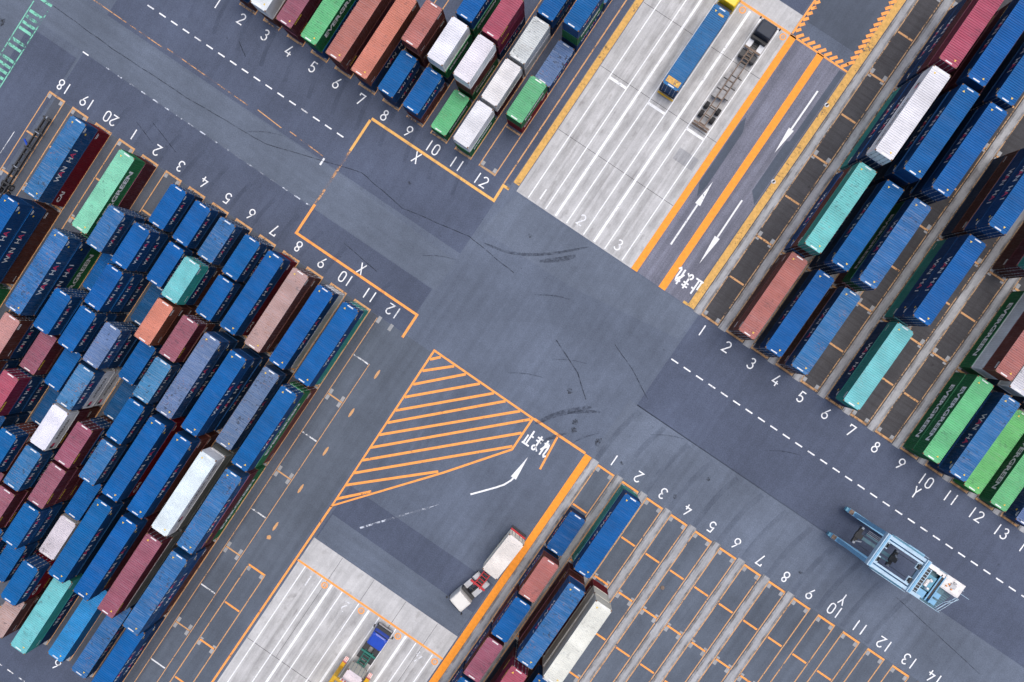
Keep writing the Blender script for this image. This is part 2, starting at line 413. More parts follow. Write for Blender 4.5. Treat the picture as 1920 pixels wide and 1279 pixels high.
for i in range(0, 13): slot(SLX+4.038*i, 2.74, 1, 12.44, 90, cap='orange_dirty')
for i in range(1, 20): slot(SLY+4.038*i, 2.76, 1, 12.44, 100, mat='orange_dirty', cap='orange_thin')
for i in range(1, 16): slot(SLY+4.038*i, 2.76, -1, 12.40, 90, mat='orange_thin', cap='orange')
# row 12 on the lower left: thin worn outline, then the short row beside it
b = MB(); x = SLX+4.038*12; lw = .10
b.rect(x, x+lw, -100, -12.9, Z4); b.rect(x+2.7, x+2.7+lw, -100, -18.9, Z4)
for k in range(1, 13):
    y = -12.44-6.57*k
    b.rect(x+.2, x+2.6, y-.10, y+.10, Z4, 1 if k % 2 == 0 else 2)
    if k % 2 == 0:
        for xx in (x+.16, x+2.12): b.rect(xx, xx+.46, y+.14, y+.85, Z4, 3); b.rect(xx, xx+.46, y-.85, y-.14, Z4, 3)
for xx in (x+.16, x+2.12): b.rect(xx, xx+.5, -13.5, -12.5, Z4, 3)
b.obj('slot_marking', ['orange_thin', 'orange_thin', 'white_worn', 'concrete_pad'], ground)
slot(-16.21, 2.94, -1, 52.0, 100)
for y in (-19.47,-25.96,-32.54,-38.95,-45.46):
    b = MB(); b.ribbon([(-15.98,y-.75),(-15.98,y-.35),(-15.98,y+.3),(-15.98,y+.7)], [.14,.36,.34,.12], Z4); b.obj('orange_dash', 'orange_thin', ground)
b = MB(); b.disc(-15.9, -47.3, .34, Z4, 12, 0, .25); b.obj('orange_dash', 'orange_thin', ground)

# long bands, lane edges and boxes
def line(name, mat, pts, w, z=Z4, parent=ground): return strip(parent, name, mat, pts, w, z)
line('orange_band', 'orange_band', [(5.42,12.42),(5.42,50.4)], .96)
line('orange_band', 'orange_band', [(9.97,12.42),(9.85,50.35)], 1.04)
line('orange_band', 'orange_band', [(14.68,-12.2),(14.72,-100)], 1.06)
line('yellow_band', 'yellow', [(14.66,12.5),(14.62,90)], 1.02)
line('yellow_band', 'yellow', [(13.4,12.62),(14.15,12.62)], .36, Z4)
line('yellow_band', 'yellow', [(-14.62,13.2),(-14.62,90)], .92)
line('orange_line', 'orange_thin', [(-16.1,12.3),(-16.1,90)], .18)
line('orange_line', 'orange_pale', [(-36.40,9.58),(-15.92,9.6),(-16.0,12.05),(-15.05,12.05)], .38)
line('orange_line', 'orange_pale', [(-36.45,9.3),(-36.45,4.2)], .36, Z4+.001)
line('orange_line', 'orange_faint', [(-36.45,4.1),(-36.45,-4.6)], .34, Z4+.001)
line('orange_line', 'orange', [(-36.45,-4.7),(-36.45,-9.46),(-15.95,-9.46),(-15.92,-13.2)], .36, Z4+.001)
line('orange_line', 'orange', [(5.6,-12.25),(14.1,-12.2)], .36)
line('orange_line', 'orange', [(9.65,-12.45),(10.2,-17.6)], .30, Z4+.001)
line('orange_line', 'orange', [(-10.98,-38.5),(-11.25,-100)], .30)
# hatched island
hb = MB(); hb.ribbon([(-11.2,-12.2),(5.42,-12.3),(5.46,-17.5),(-.6,-25.6),(-10.98,-38.45)], .30, Z4, 0, True)
LL = [(-11.0,-13.57),(-11.0,-15.5),(-11.0,-17.78),(-11.0,-19.94),(-11.0,-22.2),(-11.0,-24.28),(-11.0,-26.34),(-11.0,-28.51),(-11.0,-30.69),(-11.0,-32.87),(-11.0,-34.94),(-11.0,-37.3)]
RR = [(-9.94,-12.45),(-7.69,-12.45),(-5.71,-12.45),(-3.37,-12.45),(-1.01,-12.45),(.94,-12.45),(3.39,-12.45),(5.2,-12.6),(5.25,-14.86),(5.25,-17.1),(-1.3,-25.9),(-7.5,-33.6)]
for a, c in zip(LL, RR): hb.ribbon([a, c], .36, Z4+.002)
hb.obj('hatched_island', 'orange', ground)
# saw-tooth borders
tb = MB(); T = Vector((.63, .777))
def tooth(x, y, s, ln=1.05): tb.ribbon([(x, y), (x+T.x*s*ln, y+T.y*s*ln)], .42, Z4+.003)
tb.rect(4.96, 5.22, 50.6, 95, Z4); tb.rect(4.96, 14.1, 50.2, 50.46, Z4)
for k in range(50): tooth(5.25, 51.1+.88*k, 1, .8)
for k in range(9): tooth(5.8+.9*k, 50.48, 1)
for k in range(50): tooth(14.15, 52.0+.88*k, -1)
tb.obj('toothed_border', 'orange', ground)
# dashes
def dashes(y, x0, n, step, ln, w, mat, jit=0):
    for k in range(n):
        x = x0+step*k
        l2 = ln*(1-jit*random.random())
        line('lane_dash', mat if not (mat == 'white' and random.random() < .15) else 'white_worn', [(x, y), (x+l2, y)], w)
dashes(5.25, -71.7, 17, 2.02, 1.10, .19, 'white')
dashes(5.22, 16.5, 29, 2.03, 1.12, .19, 'white')
dashes(-5.26, -75.95, 1, 2, 1.0, .19, 'white')
dashes(-5.26, -71.9, 18, 2.02, 1.0, .17, 'white_faint', .4)
dashes(-85.15, -46.8, 10, 2.02, 1.05, .17, 'white_worn')
for x0, x1 in ((-90,-66),(-66,-52),(-50.5,-46.3),(-45,-39.2)): line('orange_line', 'orange_faint' if x0 != -50.5 else 'orange_thin', [(x0, 1.75), (x1, 1.5)], .13)
line('white_bar', 'white_worn', [(-38.9,1.35),(-38.9,.25)], .28)
line('white_bar', 'white_worn', [(-78.2,-25.5),(-78.1,-20.1)], .10)
# green walkway ladder
gb = MB()
for x in (-85.8, -83.3): gb.rect(x-.08, x+.08, -24, -3.2, Z4)
for k in range(22):
    y = -4.6-.93*k
    if k in (4, 7): continue
    gb.rect(-85.6, -83.5, y-.22, y+.2, Z4+.001)
gb.rect(-86.0, -83.2, -2.6, -2.2, Z4); gb.rect(-85, -83.6, .2, .6, Z4)
gb.obj('green_walkway', 'green', ground)

# digits as single-width strokes
def arc(cx, cy, rx, ry, a0, a1, n=12): return [(cx+rx*math.cos(R(a0+(a1-a0)*k/n)), cy+ry*math.sin(R(a0+(a1-a0)*k/n))) for k in range(n+1)]
SIX = [(.68,1.58), (.45,1.2)]+arc(.42,.46,.37,.39,150,-210,18)
GL = {
 '0': [arc(.43,1.12,.36,.42,0,180)+arc(.43,.48,.36,.42,180,360)+[(.79,1.12)]],
 '1': [[(.43,0),(.43,1.6)]],
 '2': [arc(.43,1.16,.37,.38,165,-25)+[(.06,.08),(.86,.08)]],
 '3': [arc(.40,1.2,.32,.33,155,-80,10)+arc(.40,.46,.39,.40,80,-160,12)],
 '4': [[(.52,1.6),(.02,.46),(.9,.46)], [(.62,.8),(.62,0)]],
 '5': [[(.78,1.52),(.2,1.52),(.12,.82)]+arc(.42,.5,.38,.42,125,-155,12)],
 '6': [[(.68,1.58)]+[(.45,1.2)]+arc(.42,.46,.37,.39,150,-210,18)],
 '7': [[(.06,1.2),(.06,1.52),(.82,1.52),(.34,0)]],
 '8': [arc(.43,1.2,.28,.30,-90,270,16), arc(.43,.46,.36,.38,-270,90,18)],
 '9': [[(.86-x, 1.6-y) for x, y in SIX]],
 'X': [[(.06,0),(.8,1.6)], [(.8,0),(.06,1.6)]],
 'Y': [[(.06,1.6),(.43,.78),(.43,0)], [(.8,1.6),(.47,.84)]],
}
def sign(txt, cx, cy, flip, mat='white', parent=ground, sc=1.0, adv=1.12, sw=.17, name='painted_number', z=Z4):
    b = MB(); n = len(txt); s = -1 if flip else 1
    for i, ch in enumerate(txt):
        for q, st in enumerate(GL[ch]):
            ox = (i-(n-1)/2)*adv-.43
            b.ribbon([(cx+s*sc*(x+ox), cy+s*sc*(y-.8)) for x, y in st], sw*sc, z+.0015*q)
    return b.obj(name, mat, parent)
for i in range(1, 13):
    sign(str(i), -67.45+4.038*i, 10.95, False)
    sign(str(i), -67.45+4.038*i, -10.88, True, 'white' if i < 12 else 'white_worn')
for i, t in ((-2,'18'),(-1,'19'),(0,'20')): sign(t, -67.45+4.038*i, -10.86, True)
for i in range(1, 17):
    sign(str(i), 13.72+4.038*i, 10.8, False); sign(str(i), 13.9+4.038*i, -10.75, True)
for t, x, y, fl in (('X',-28.2,8.55,False),('X',-26.0,-8.5,True),('Y',53.9,8.75,False),('Y',54.3,-8.85,True)): sign(t, x, y, fl, name='painted_letter')
for t, x in (('1',-10.75),('2',-4.4),('3',1.76)): sign(t, x, 14.1, False, 'white' if t != '2' else 'white_worn', ap_u, z=Z3)
for t, x in (('1',-7.85),('2',-1.4),('3',4.9),('4',10.95)): sign(t, x, -49.25, True, 'white_worn', ap_l, z=Z3)
sign('9', -31.1, -80.3, False)

# Japanese STOP lettering (to-ma-re), drawn with strokes in a 1 x 1.6 cell
TOMARE = [
 [[(.55,1.6),(.55,.1)], [(.55,1.05),(.92,1.05)], [(.2,1.0),(.2,.1)], [(0,.1),(1,.1)]],
 [[(.12,1.32),(.9,1.32)], [(.15,1.0),(.87,1.0)], [(.52,1.6),(.52,.5)]+arc(.40,.28,.22,.22,60,400,12)+[(.95,.1)]],
 [[(.25,1.6),(.25,0)], [(.02,1.18),(.25,1.22),(.42,1.3),(.02,.45)], [(.25,.75),(.62,1.2),(.70,1.0),(.66,.2),(.80,.06),(1.0,.25)]],
]
def tomare(cx, cy, flip):
    b = MB(); s = -1 if flip else 1; q = 0
    for i, g in enumerate(TOMARE):
        for st in g:
            b.ribbon([(cx+s*((i-1)*1.36+(x-.5)*1.15), cy+s*(y-.8)*1.45) for x, y in st], .24, Z4+.001*q); q += 1
    return b.obj('stop_lettering', 'white', ground)
tomare(7.9, -14.8, False); tomare(12.3, 15.2, True)
# arrows
def arrow(pts, head, hw, w=.24, mat='white'):
    b = MB(); b.ribbon(pts, w, Z4); a = Vector(pts[-1]); h = Vector(head); d = (h-a).normalized(); p = Vector((-d.y, d.x))*hw
    a2 = a+d*.01
    b.poly([(a2.x-p.x, a2.y-p.y, Z4), (h.x, h.y, Z4), (a2.x+p.x, a2.y+p.y, Z4)]); b.obj('lane_arrow', mat, ground)
arrow([(4.2,-26.0),(6.59,-23.16),(7.3,-22.2),(7.75,-21.2),(7.85,-20.7)], (7.88,-17.1), .42)
arrow([(-5.95,-38.79),(-3.0,-35.1),(.5,-30.8)], (1.4,-29.6), .05, .26, 'white_faint')
arrow([(7.6,18.1),(7.55,24.6)], (7.5,28.3), .40, mat='white_arrow')
arrow([(12.2,28.4),(12.28,22.4)], (12.28,18.1), .40, mat='white_arrow')
arrow([(12.28,46.1),(12.26,39.95)], (12.2,36.1), .40)

# cracks, rubber and stains
def wob(pts, amp, n=8):
    out = []
    for a, c in zip(pts, pts[1:]):
        for k in range(n):
            t = k/n; out.append((a[0]+(c[0]-a[0])*t+random.uniform(-amp,amp), a[1]+(c[1]-a[1])*t+random.uniform(-amp,amp)))
    return out+[pts[-1]]
line('crack', 'crack', wob([(-83,-2.2),(-72.5,-2.6),(-60,-2.4),(-47,-1.6),(-33.5,2.6),(-26,1.7),(-16,3.6),(-8,2.9)], .05), .10, Z4+.004)
for pts, w in (([(-64,-9.2),(-60.5,-10.4)],.10),([(-62,-8.0),(-57,-9.6)],.09),([(2,-1.5),(7,-3.6),(10,-6.0)],.14),([(9,2.5),(13,1.0),(17,-1.2)],.10),
               ([(60,-4.5),(75,-6.8)],.08),([(-58,8.2),(-56,6.9)],.12),([(-30,-6.9),(-24,-7.6)],.10)):
    line('crack', 'crack', wob(pts, .025, 5), w, Z4+.004)
def smooth(pts, it=3):
    for _ in range(it):
        out = [pts[0]]
        for a, c in zip(pts, pts[1:]): out += [(a[0]*.75+c[0]*.25, a[1]*.75+c[1]*.25), (a[0]*.25+c[0]*.75, a[1]*.25+c[1]*.75)]
        pts = out+[pts[-1]]
    return pts
def skid(pts, w): q = wob(pts, .0, 1) if len(pts) < 3 else smooth(pts); b = MB(); n = len(q); b.ribbon(q, [w*(.25+.75*math.sin(PI*(k+.5)/n)) for k in range(n)], Z4+.005); b.obj('skid_mark', 'rubber_mark', ground)
skid([(6.1,-12.7),(7.6,-10.2),(9.4,-8.2),(11.2,-6.4)], .75); skid([(8.9,-9.0),(11,-7.3),(12.6,-6.3)], .42)
skid([(7.6,-15.2),(9.2,-12.8),(10.4,-11.4)], .45); skid([(11.6,-12.4),(12.8,-10.3),(14.1,-8.8)], .16)
skid([(-13.8,4.0),(-9.5,4.9),(-5.2,7.9),(-1.5,11.6)], .42); skid([(-6,6.2),(-3.5,8.2),(-2.3,9.6)], .7)
for x, y, a in ((-1,-9,.25),(3,-4,.2),(20,-5,.22),(-4,2,.3),(34,2,.2),(-50,-1.5,.3),(-20,-2.2,.22)):
    skid([(x,y),(x+2.2,y+1.4),(x+4.4,y+2.2)], a*.6)
def track(pts, w): b = MB(); b.ribbon(smooth(pts), w, Z4+.005); b.obj('tyre_track', 'track_film', ground)
for k in range(12):    # tyre tracks turning into the rows
    x = 15.85+4.038*k
    track([(x,-12.0),(x+.05,-9),(x+.5,-5.5),(x+1.2,-3.2)], .75)
for k in range(12):
    x = -66.5+4.038*k
    track([(x,12.0),(x+.2,9.5),(x+.9,7)], .6); track([(x,-12.1),(x+.2,-9.4),(x+.7,-7.2)], .6)
for x, y, r in ((10.5,-9.5,.45),(11.0,-10.5,.4),(14.6,-9.9,.55),(7.5,-6.3,.35),(19,-10.5,.25),(27.6,-10.2,.3),(-88,-8.2,.5),(47.5,-9.1,.25),(-27,5.1,.25),(30,-5.6,.22),(-9.0,8.4,.28)):
    b = MB(); b.disc(x, y, r, Z4+.006, 16, 0, .45); b.obj('oil_stain', 'stain', ground)

# ------------------------------------------------------------------ containers
W = 2.438
DIM = {2: (6.058, 2.591), 4: (12.192, 2.896)}
PARTS = {}
def corrugate_y(y0, y1, pitch, hi, lo):
    """trapezoid profile: list of (y, value)"""
    n = max(1, round((y1-y0)/pitch)); p = (y1-y0)/n; out = [(y0, hi)]
    for k in range(n):
        a = y0+k*p
        out += [(a+p*.44, hi), (a+p*.56, lo), (a+p*.86, lo), (a+p*.98, hi)]
    out.append((y1, hi)); return out
def build_parts(kind):
    L, H = DIM[kind]; hw = W/2; P = {}
    f = MB()      # frame: posts, rails, headers, corner castings
    for sx in (-1, 1):
        x0, x1 = sorted((sx*hw*1, sx*(hw-.10)))
        for yy in (0, L-.14): f.box(x0, x1, yy, yy+.14, .118, H-.118)
        f.box(x0, x1, .178, L-.178, .02, .16)
        for yy in (0, L-.178):
            for zz in (0, H-.118):
                cx0, cx1 = sorted((sx*(hw+.002), sx*(hw-.165)))
                f.box(cx0, cx1, yy-.002 if yy == 0 else yy, yy+.178+(0 if yy == 0 else .002), zz, zz+.118, 1)
    for yy in (0.003, L-.103): f.box(-hw+.165, hw-.165, yy, yy+.10, .02, .15); f.box(-hw+.165, hw-.165, yy, yy+.10, H-.12, H-.023)
    f.box(-hw+.1, hw-.1, .1, L-.1, .10, .14)
    P['frame'] = f.mesh('frame', ['cpaint', 'casting'])
    for nm, sx in (('side_wall', 1), ('side_wall_b', -1)):
        s = MB(); prof = corrugate_y(.14, L-.14, .278, hw-.022, hw-.062)
        lo = [s.vert((sx*x, y, .16)) for y, x in prof]; up = [s.vert((sx*x, y, H-.07)) for y, x in prof]
        for k in range(len(prof)-1):
            q = [lo[k], lo[k+1], up[k+1], up[k]]; s.face(q if sx > 0 else q[::-1])
        P[nm] = s.mesh('side_wall', ['cpaint'])
    r = MB(); e = .36
    prof = corrugate_y(e, L-e, .275, H-.016, H-.074); prof = [(.10, H-.022), (e-.03, H-.022)]+prof+[(L-e+.03, H-.022), (L-.10, H-.022)]
    a = [r.vert((-hw+.06, y, z)) for y, z in prof]; c = [r.vert((hw-.06, y, z)) for y, z in prof]
    for k in range(len(prof)-1): r.face([a[k], c[k], c[k+1], a[k+1]])
    for sx in (-1, 1): r.box(*sorted((sx*hw, sx*(hw-.06))), .178, L-.178, H-.07, H-.012)
    for yy in (0.004, L-.099): r.box(-hw+.165, hw-.165, yy, yy+.095, H-.022, H-.013)
    P['roof'] = r.mesh('roof', ['cpaint'])
    g = MB(); prof = corrugate_y(-hw+.10, hw-.10, .26, .03, .075)
    lo = [g.vert((x, y, .15)) for x, y in prof]; up = [g.vert((x, y, H-.12)) for x, y in prof]
    for k in range(len(prof)-1): g.face([lo[k], lo[k+1], up[k+1], up[k]])
    P['end_wall'] = g.mesh('end_wall', ['cpaint'])
    for nm, sx in (('door', 1), ('door_b', -1)):
        d = MB(); x0, x1 = sorted((sx*.012, sx*(hw-.115)))
        d.box(x0, x1, L-.085, L-.045, .16, H-.125)
        for k in range(4):
            z = .32+(H-.62)*k/4; d.box(x0+.06, x1-.06, L-.045, L-.027, z, z+(H-.62)/4-.12, 0, 'k' if False else '')
        P[nm] = d.mesh('door', ['cpaint'])
    rods = []
    for x in (-.86, -.34, .34, .86):
        t = MB(); t.tube((x, L+.0, .1), (x, L+.0, H-.06), .028, 6); t.box(x-.09, x+.09, L-.026, L+.035, 1.0, 1.09); t.box(x-.07, x+.07, L-.026, L+.04, .22, .34); t.box(x-.07, x+.07, L-.026, L+.04, H-.42, H-.30)
        rods.append(t.mesh('lock_rod', ['zinc']))
    P['rods'] = rods
    k = MB()      # code marks on the roof
    for y, yd in ((.20, 1), (L-.20, -1)):
        x = -.48
        while x < .42:
            w = random.choice((.07, .10, .13)); k.box(x, min(.45, x+w), y-.075, y+.075, H-.0225, H-.013, 0, 'b'); x += w+.02
        if kind == 4: k.poly([(.58*yd+.17*math.cos(R(a))*1, y+yd*.55+.17*math.sin(R(a)), H-.009) for a in (90, 210, 330)], 1)
    P['roof_code'] = k.mesh('roof_code', ['mark_white', 'mark_yellow'])
    # side lettering, one mesh per side
    def on_side(VF, sx, yc, zc, b, m, grow=0):
        V, F = VF; idx = [b.vert((sx*(hw-.014+grow), yc+sx*u, zc+v)) for u, v in V]
        for q in F: b.face([idx[i] for i in q] if True else 0, m)
    size = 1.34 if kind == 4 else .92
    tw = [(c, text_mesh(c, size, 'glyph', .86, .018)) for c in 'WANHI']; tw = dict(tw)
    for nm, sx in (('', 1), ('_b', -1)):
        b = MB(); adv = .555*size
        seq = ['W','A','N',' ','H','A','I']; tot = len(seq)*adv
        for i, ch in enumerate(seq):
            if ch == ' ': continue
            on_side(tw[ch], sx, L/2+sx*((i-3)*adv), H*.60, b, 1 if ch == 'A' else 0)
        # small code plates and a round safety mark at the right-hand end
        e = L-.8 if sx > 0 else .8
        for z, l in ((H-.42, .75), (H-.62, .5)): b.box(*sorted((sx*(hw-.015), sx*(hw-.012))), e-l/2, e+l/2, z, z+.11, 0)
        if kind == 4:
            V = [(.16*math.cos(R(a)), .16*math.sin(R(a))) for a in range(0, 360, 30)]
            on_side((V, [tuple(range(12))]), sx, e-sx*.5, H-1.05, b, 2)
        P['L_WH'+nm] = b.mesh('side_lettering', ['mark_white', 'mark_red', 'mark_yellow'])
        b = MB(); on_side(text_mesh('EVERGREEN', 1.25 if kind == 4 else .85, 'glyph', 1.28 if kind == 4 else .95, .045), sx, L/2, H*.58, b, 0)
        P['L_EG'+nm] = b.mesh('side_lettering', ['mark_white'])
        b = MB(); on_side(text_mesh('INTERASIA', .62 if kind == 2 else .8, 'glyph', 1.1, .012), sx, L/2+sx*.35, H*.55, b, 0)
        if kind == 4: on_side(text_mesh('LINES', .8, 'glyph', 1.1, .012), sx, L/2+sx*4.0, H*.55, b, 0)
        yl = L/2-sx*(2.35 if kind == 2 else 3.6)
        on_side(([(-.42,-.3),(.05,-.3),(.05,.35),(-.42,.35)], [(0,1,2,3)]), sx, yl, H*.55, b, 0); on_side(([(-.1,-.35),(.4,-.35),(.4,.2),(-.1,.2)], [(0,1,2,3)]), sx, yl, H*.55, b, 1, .002)
        P['L_IA'+nm] = b.mesh('side_lettering', ['mark_black', 'mark_red'])
        b = MB(); on_side(text_mesh('CAI', 1.0, 'glyph', 1.1, .03), sx, L/2-sx*(L/2-1.4), H*.66, b, 0)
        e = L/2+sx*(L/2-.9)
        for z, l in ((H-.5, .9), (H-.72, .7)): b.box(*sorted((sx*(hw-.015), sx*(hw-.012))), e-l/2, e+l/2, z, z+.10, 0)
        P['L_CAI'+nm] = b.mesh('side_lettering', ['mark_white'])
        b = MB()
        for e, z0, m in ((L/2+sx*(L/2-.85), H-.45, 0), (L/2+sx*(L/2-.85), H-.66, 0), (L/2-sx*(L/2-.9), .55, 0)):
            y = e-.45
            while y < e+.4:
                w = random.choice((.06, .1, .14)); b.box(*sorted((sx*(hw-.015), sx*(hw-.012))), y, y+w, z0, z0+.13, m); y += w+.03
        P['L_WM'+nm] = b.mesh('side_marking', ['mark_white'])
        b = MB(); y = L/2-sx*(L/2-1.6)-.8
        for k2 in range(7): b.box(*sorted((sx*(hw-.015), sx*(hw-.012))), y, y+.14+.04*(k2 % 2), H-.56, H-.26, 0); y += .24
        P['L_YM'+nm] = b.mesh('side_marking', ['mark_yellow'])
    PARTS[kind] = P
build_parts(2); build_parts(4)
# colour: word, wall (mostly darkened, side shade painted in), roof, wear, lettering
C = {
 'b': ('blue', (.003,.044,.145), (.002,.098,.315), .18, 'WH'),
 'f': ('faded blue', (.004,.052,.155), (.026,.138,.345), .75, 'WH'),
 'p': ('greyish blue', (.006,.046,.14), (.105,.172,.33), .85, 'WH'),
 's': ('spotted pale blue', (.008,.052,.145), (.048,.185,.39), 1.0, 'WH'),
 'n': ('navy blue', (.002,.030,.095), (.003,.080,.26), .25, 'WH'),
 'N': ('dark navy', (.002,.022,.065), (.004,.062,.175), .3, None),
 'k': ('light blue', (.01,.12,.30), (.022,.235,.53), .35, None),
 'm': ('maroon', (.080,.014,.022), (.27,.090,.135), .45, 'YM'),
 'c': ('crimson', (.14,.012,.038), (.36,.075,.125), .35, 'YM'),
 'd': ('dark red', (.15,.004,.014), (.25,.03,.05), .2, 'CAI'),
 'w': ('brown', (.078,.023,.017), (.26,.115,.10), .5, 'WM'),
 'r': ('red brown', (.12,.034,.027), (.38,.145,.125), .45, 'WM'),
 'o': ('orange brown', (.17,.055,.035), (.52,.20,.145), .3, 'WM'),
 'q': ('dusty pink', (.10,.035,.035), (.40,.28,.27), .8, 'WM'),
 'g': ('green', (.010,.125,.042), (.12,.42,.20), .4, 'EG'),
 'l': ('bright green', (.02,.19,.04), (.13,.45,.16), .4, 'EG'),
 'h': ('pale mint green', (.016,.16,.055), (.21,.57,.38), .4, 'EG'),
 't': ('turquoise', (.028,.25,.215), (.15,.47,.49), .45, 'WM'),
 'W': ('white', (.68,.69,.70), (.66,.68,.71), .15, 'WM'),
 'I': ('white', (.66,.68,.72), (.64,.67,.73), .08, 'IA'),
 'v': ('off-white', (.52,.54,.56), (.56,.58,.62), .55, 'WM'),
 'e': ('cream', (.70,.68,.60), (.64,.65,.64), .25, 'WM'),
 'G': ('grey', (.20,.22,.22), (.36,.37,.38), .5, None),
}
def make_container(kind, ck, loc, rz, label, group, letters=True, wear=None, name='shipping_container'):
    word, wall, roof, wr, let = C[ck]; P = PARTS[kind]
    wr = wr if wear is None else wear
    j = random.uniform(.92, 1.08)
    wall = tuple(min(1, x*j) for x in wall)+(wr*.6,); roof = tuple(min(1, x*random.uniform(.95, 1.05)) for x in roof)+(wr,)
    t = thing(name, label, 'container', loc, rz, group)
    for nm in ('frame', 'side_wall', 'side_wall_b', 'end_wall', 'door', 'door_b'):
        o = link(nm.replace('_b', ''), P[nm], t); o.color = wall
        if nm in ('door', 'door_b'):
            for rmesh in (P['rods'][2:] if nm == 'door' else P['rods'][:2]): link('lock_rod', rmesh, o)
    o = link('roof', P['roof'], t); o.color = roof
    if ck not in 'WIe' or kind == 4: link('roof_code', P['roof_code'], t)
    if let and letters:
        for sfx in ('', '_b'): link('side_lettering' if let not in ('WM', 'YM') else 'side_marking', P['L_'+let+sfx], t)
    return t

# stacks: (block, row, kind, index away from the road, tiers bottom->top, end facing the camera: d = doors, e = plain end)
S = [
 # lower left block, rows 20 to 11
 ('XL',0,4,0,'df','e'),('XL',0,4,1,'wbb','e'),('XL',0,4,2,'gN','d'),
 ('XL',2,4,0,'mh','e'),('XL',2,4,1,'gnf','d'),('XL',2,2,4,'NnR','d'),('XL',2,2,5,'Nnw','d'),
 ('XL',3,2,1,'Nbf','d'),('XL',3,2,2,'b','e'),('XL',3,2,3,'Nbb','d'),('XL',3,2,4,'wm','e'),('XL',3,2,5,'nnc','d'),('XL',3,2,6,'nN','e'),
 ('XL',4,2,0,'Nb','d'),('XL',4,2,1,'Nbb','d'),('XL',4,2,2,'nbb','d'),('XL',4,2,3,'Nbb','d'),('XL',4,2,4,'Nb','e'),('XL',4,2,5,'N','e'),('XL',4,2,6,'mrb','d'),('XL',4,2,7,'mm','e'),
 ('XL',5,2,0,'Nb','d'),('XL',5,2,1,'Nb','e'),('XL',5,2,2,'N','e'),('XL',5,2,3,'Nnp','d'),('XL',5,2,4,'IIs','e'),('XL',5,2,5,'wmI','e'),('XL',5,2,6,'Gnf','e'),('XL',5,2,7,'Gmm','e'),('XL',5,2,8,'nb','e'),
 ('XL',6,2,0,'Nf','d'),('XL',6,2,1,'wnt','d'),('XL',6,2,2,'wwo','e'),('XL',6,2,3,'Nb','e'),('XL',6,2,4,'N','e'),('XL',6,2,5,'wnm','d'),('XL',6,2,6,'mmm','e'),('XL',6,2,7,'Nbb','e'),('XL',6,2,8,'nb','e'),
 ('XL',7,2,0,'nb','d'),('XL',7,2,1,'Nb','e'),('XL',7,2,2,'Nwm','d'),('XL',7,2,3,'wns','e'),('XL',7,2,4,'Nnb','e'),('XL',7,2,5,'gNf','e'),('XL',7,2,6,'Nb','e'),('XL',7,2,7,'wv','e'),('XL',7,2,8,'mdb','d'),('XL',7,2,9,'wq','e'),
 ('XL',8,4,0,'db','e'),('XL',8,4,1,'Nnp','e'),('XL',8,4,2,'mdb','e'),('XL',8,4,3,'nNb','e'),('XL',8,4,4,'nt','e'),
 ('XL',9,4,0,'wq','d'),('XL',9,4,1,'nnb','e'),('XL',9,4,2,'wrb','e'),('XL',9,4,3,'mmb','e'),('XL',9,4,4,'k','e'),
 ('XL',10,4,0,'Wb','d'),('XL',10,4,1,'Np','e'),('XL',10,4,2,'GGI','e'),('XL',10,4,3,'GGm','d'),('XL',10,4,4,'f','e'),
 ('XL',11,4,0,'tb','d'),('XL',11,4,1,'rgb','d'),('XL',11,4,2,'gmf','e'),('XL',11,4,3,'wbf','e'),('XL',11,4,4,'nb','e'),
 # upper left block
 ('XU',2,4,0,'wn','e'),('XU',3,4,0,'wW','e'),('XU',4,4,0,'mm','e'),('XU',5,4,0,'bg','e'),('XU',6,4,0,'mr','e'),('XU',7,4,0,'no','e'),
 ('XU',8,2,0,'nb','e'),('XU',8,2,1,'mwr','e'),('XU',8,2,3,'gg','e'),('XU',9,2,0,'rb','e'),('XU',9,2,1,'NgW','e'),('XU',9,2,2,'ggb','e'),
 ('XU',10,2,0,'g','e'),('XU',10,2,1,'grW','e'),('XU',10,2,2,'ncc','e'),('XU',11,2,0,'gW','e'),('XU',11,2,1,'mW','e'),('XU',11,2,2,'vv','e'),('XU',11,2,3,'nb','e'),
 ('XU',12,2,1,'dg','e'),('XU',12,2,2,'p','e'),('XU',12,2,3,'bgb','e'),('XU',12,2,4,'f','e'),
 # right block, rows 2 to 13
 ('YU',2,4,0,'wr','d'),('YU',2,4,1,'brt','d'),('YU',2,4,2,'tnnI','d'),('YU',2,4,3,'nnmc','d'),
 ('YU',3,4,0,'Nb','d'),('YU',3,4,1,'nNb','d'),('YU',3,4,2,'NNnb','e'),('YU',3,4,3,'nmmb','e'),
 ('YU',4,4,0,'wf','d'),('YU',4,4,1,'mgf','d'),('YU',4,4,2,'NnNb','d'),('YU',4,4,3,'NmNb','d'),
 ('YU',6,4,0,'nt','e'),('YU',6,4,1,'tbb','d'),('YU',6,4,2,'Nwbb','d'),
 ('YU',8,4,2,'wmt','d'),('YU',9,4,0,'gg','e'),('YU',9,4,1,'gWr','e'),('YU',10,4,0,'nf','e'),('YU',10,4,1,'Nv','e'),
 ('YU',11,4,0,'l','e'),('YU',11,4,1,'Nv','e'),('YU',12,4,0,'g','e'),('YU',13,4,0,'p','e'),
 # lower centre block
 ('YL',1,2,1,'n','e'),('YL',1,2,2,'br','e'),('YL',1,2,3,'mb','e'),('YL',1,2,4,'bm','e'),('YL',1,2,5,'nb','e'),
 ('YL',2,4,0,'tb','e'),('YL',2,4,1,'mrf','e'),('YL',2,4,2,'Nmc','d'),
 ('YL',3,4,1,'dee','e'),('YL',3,4,2,'wn','e'),
]
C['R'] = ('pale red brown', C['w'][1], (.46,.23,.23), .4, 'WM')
X0 = {'X': -67.45, 'Y': 13.78}
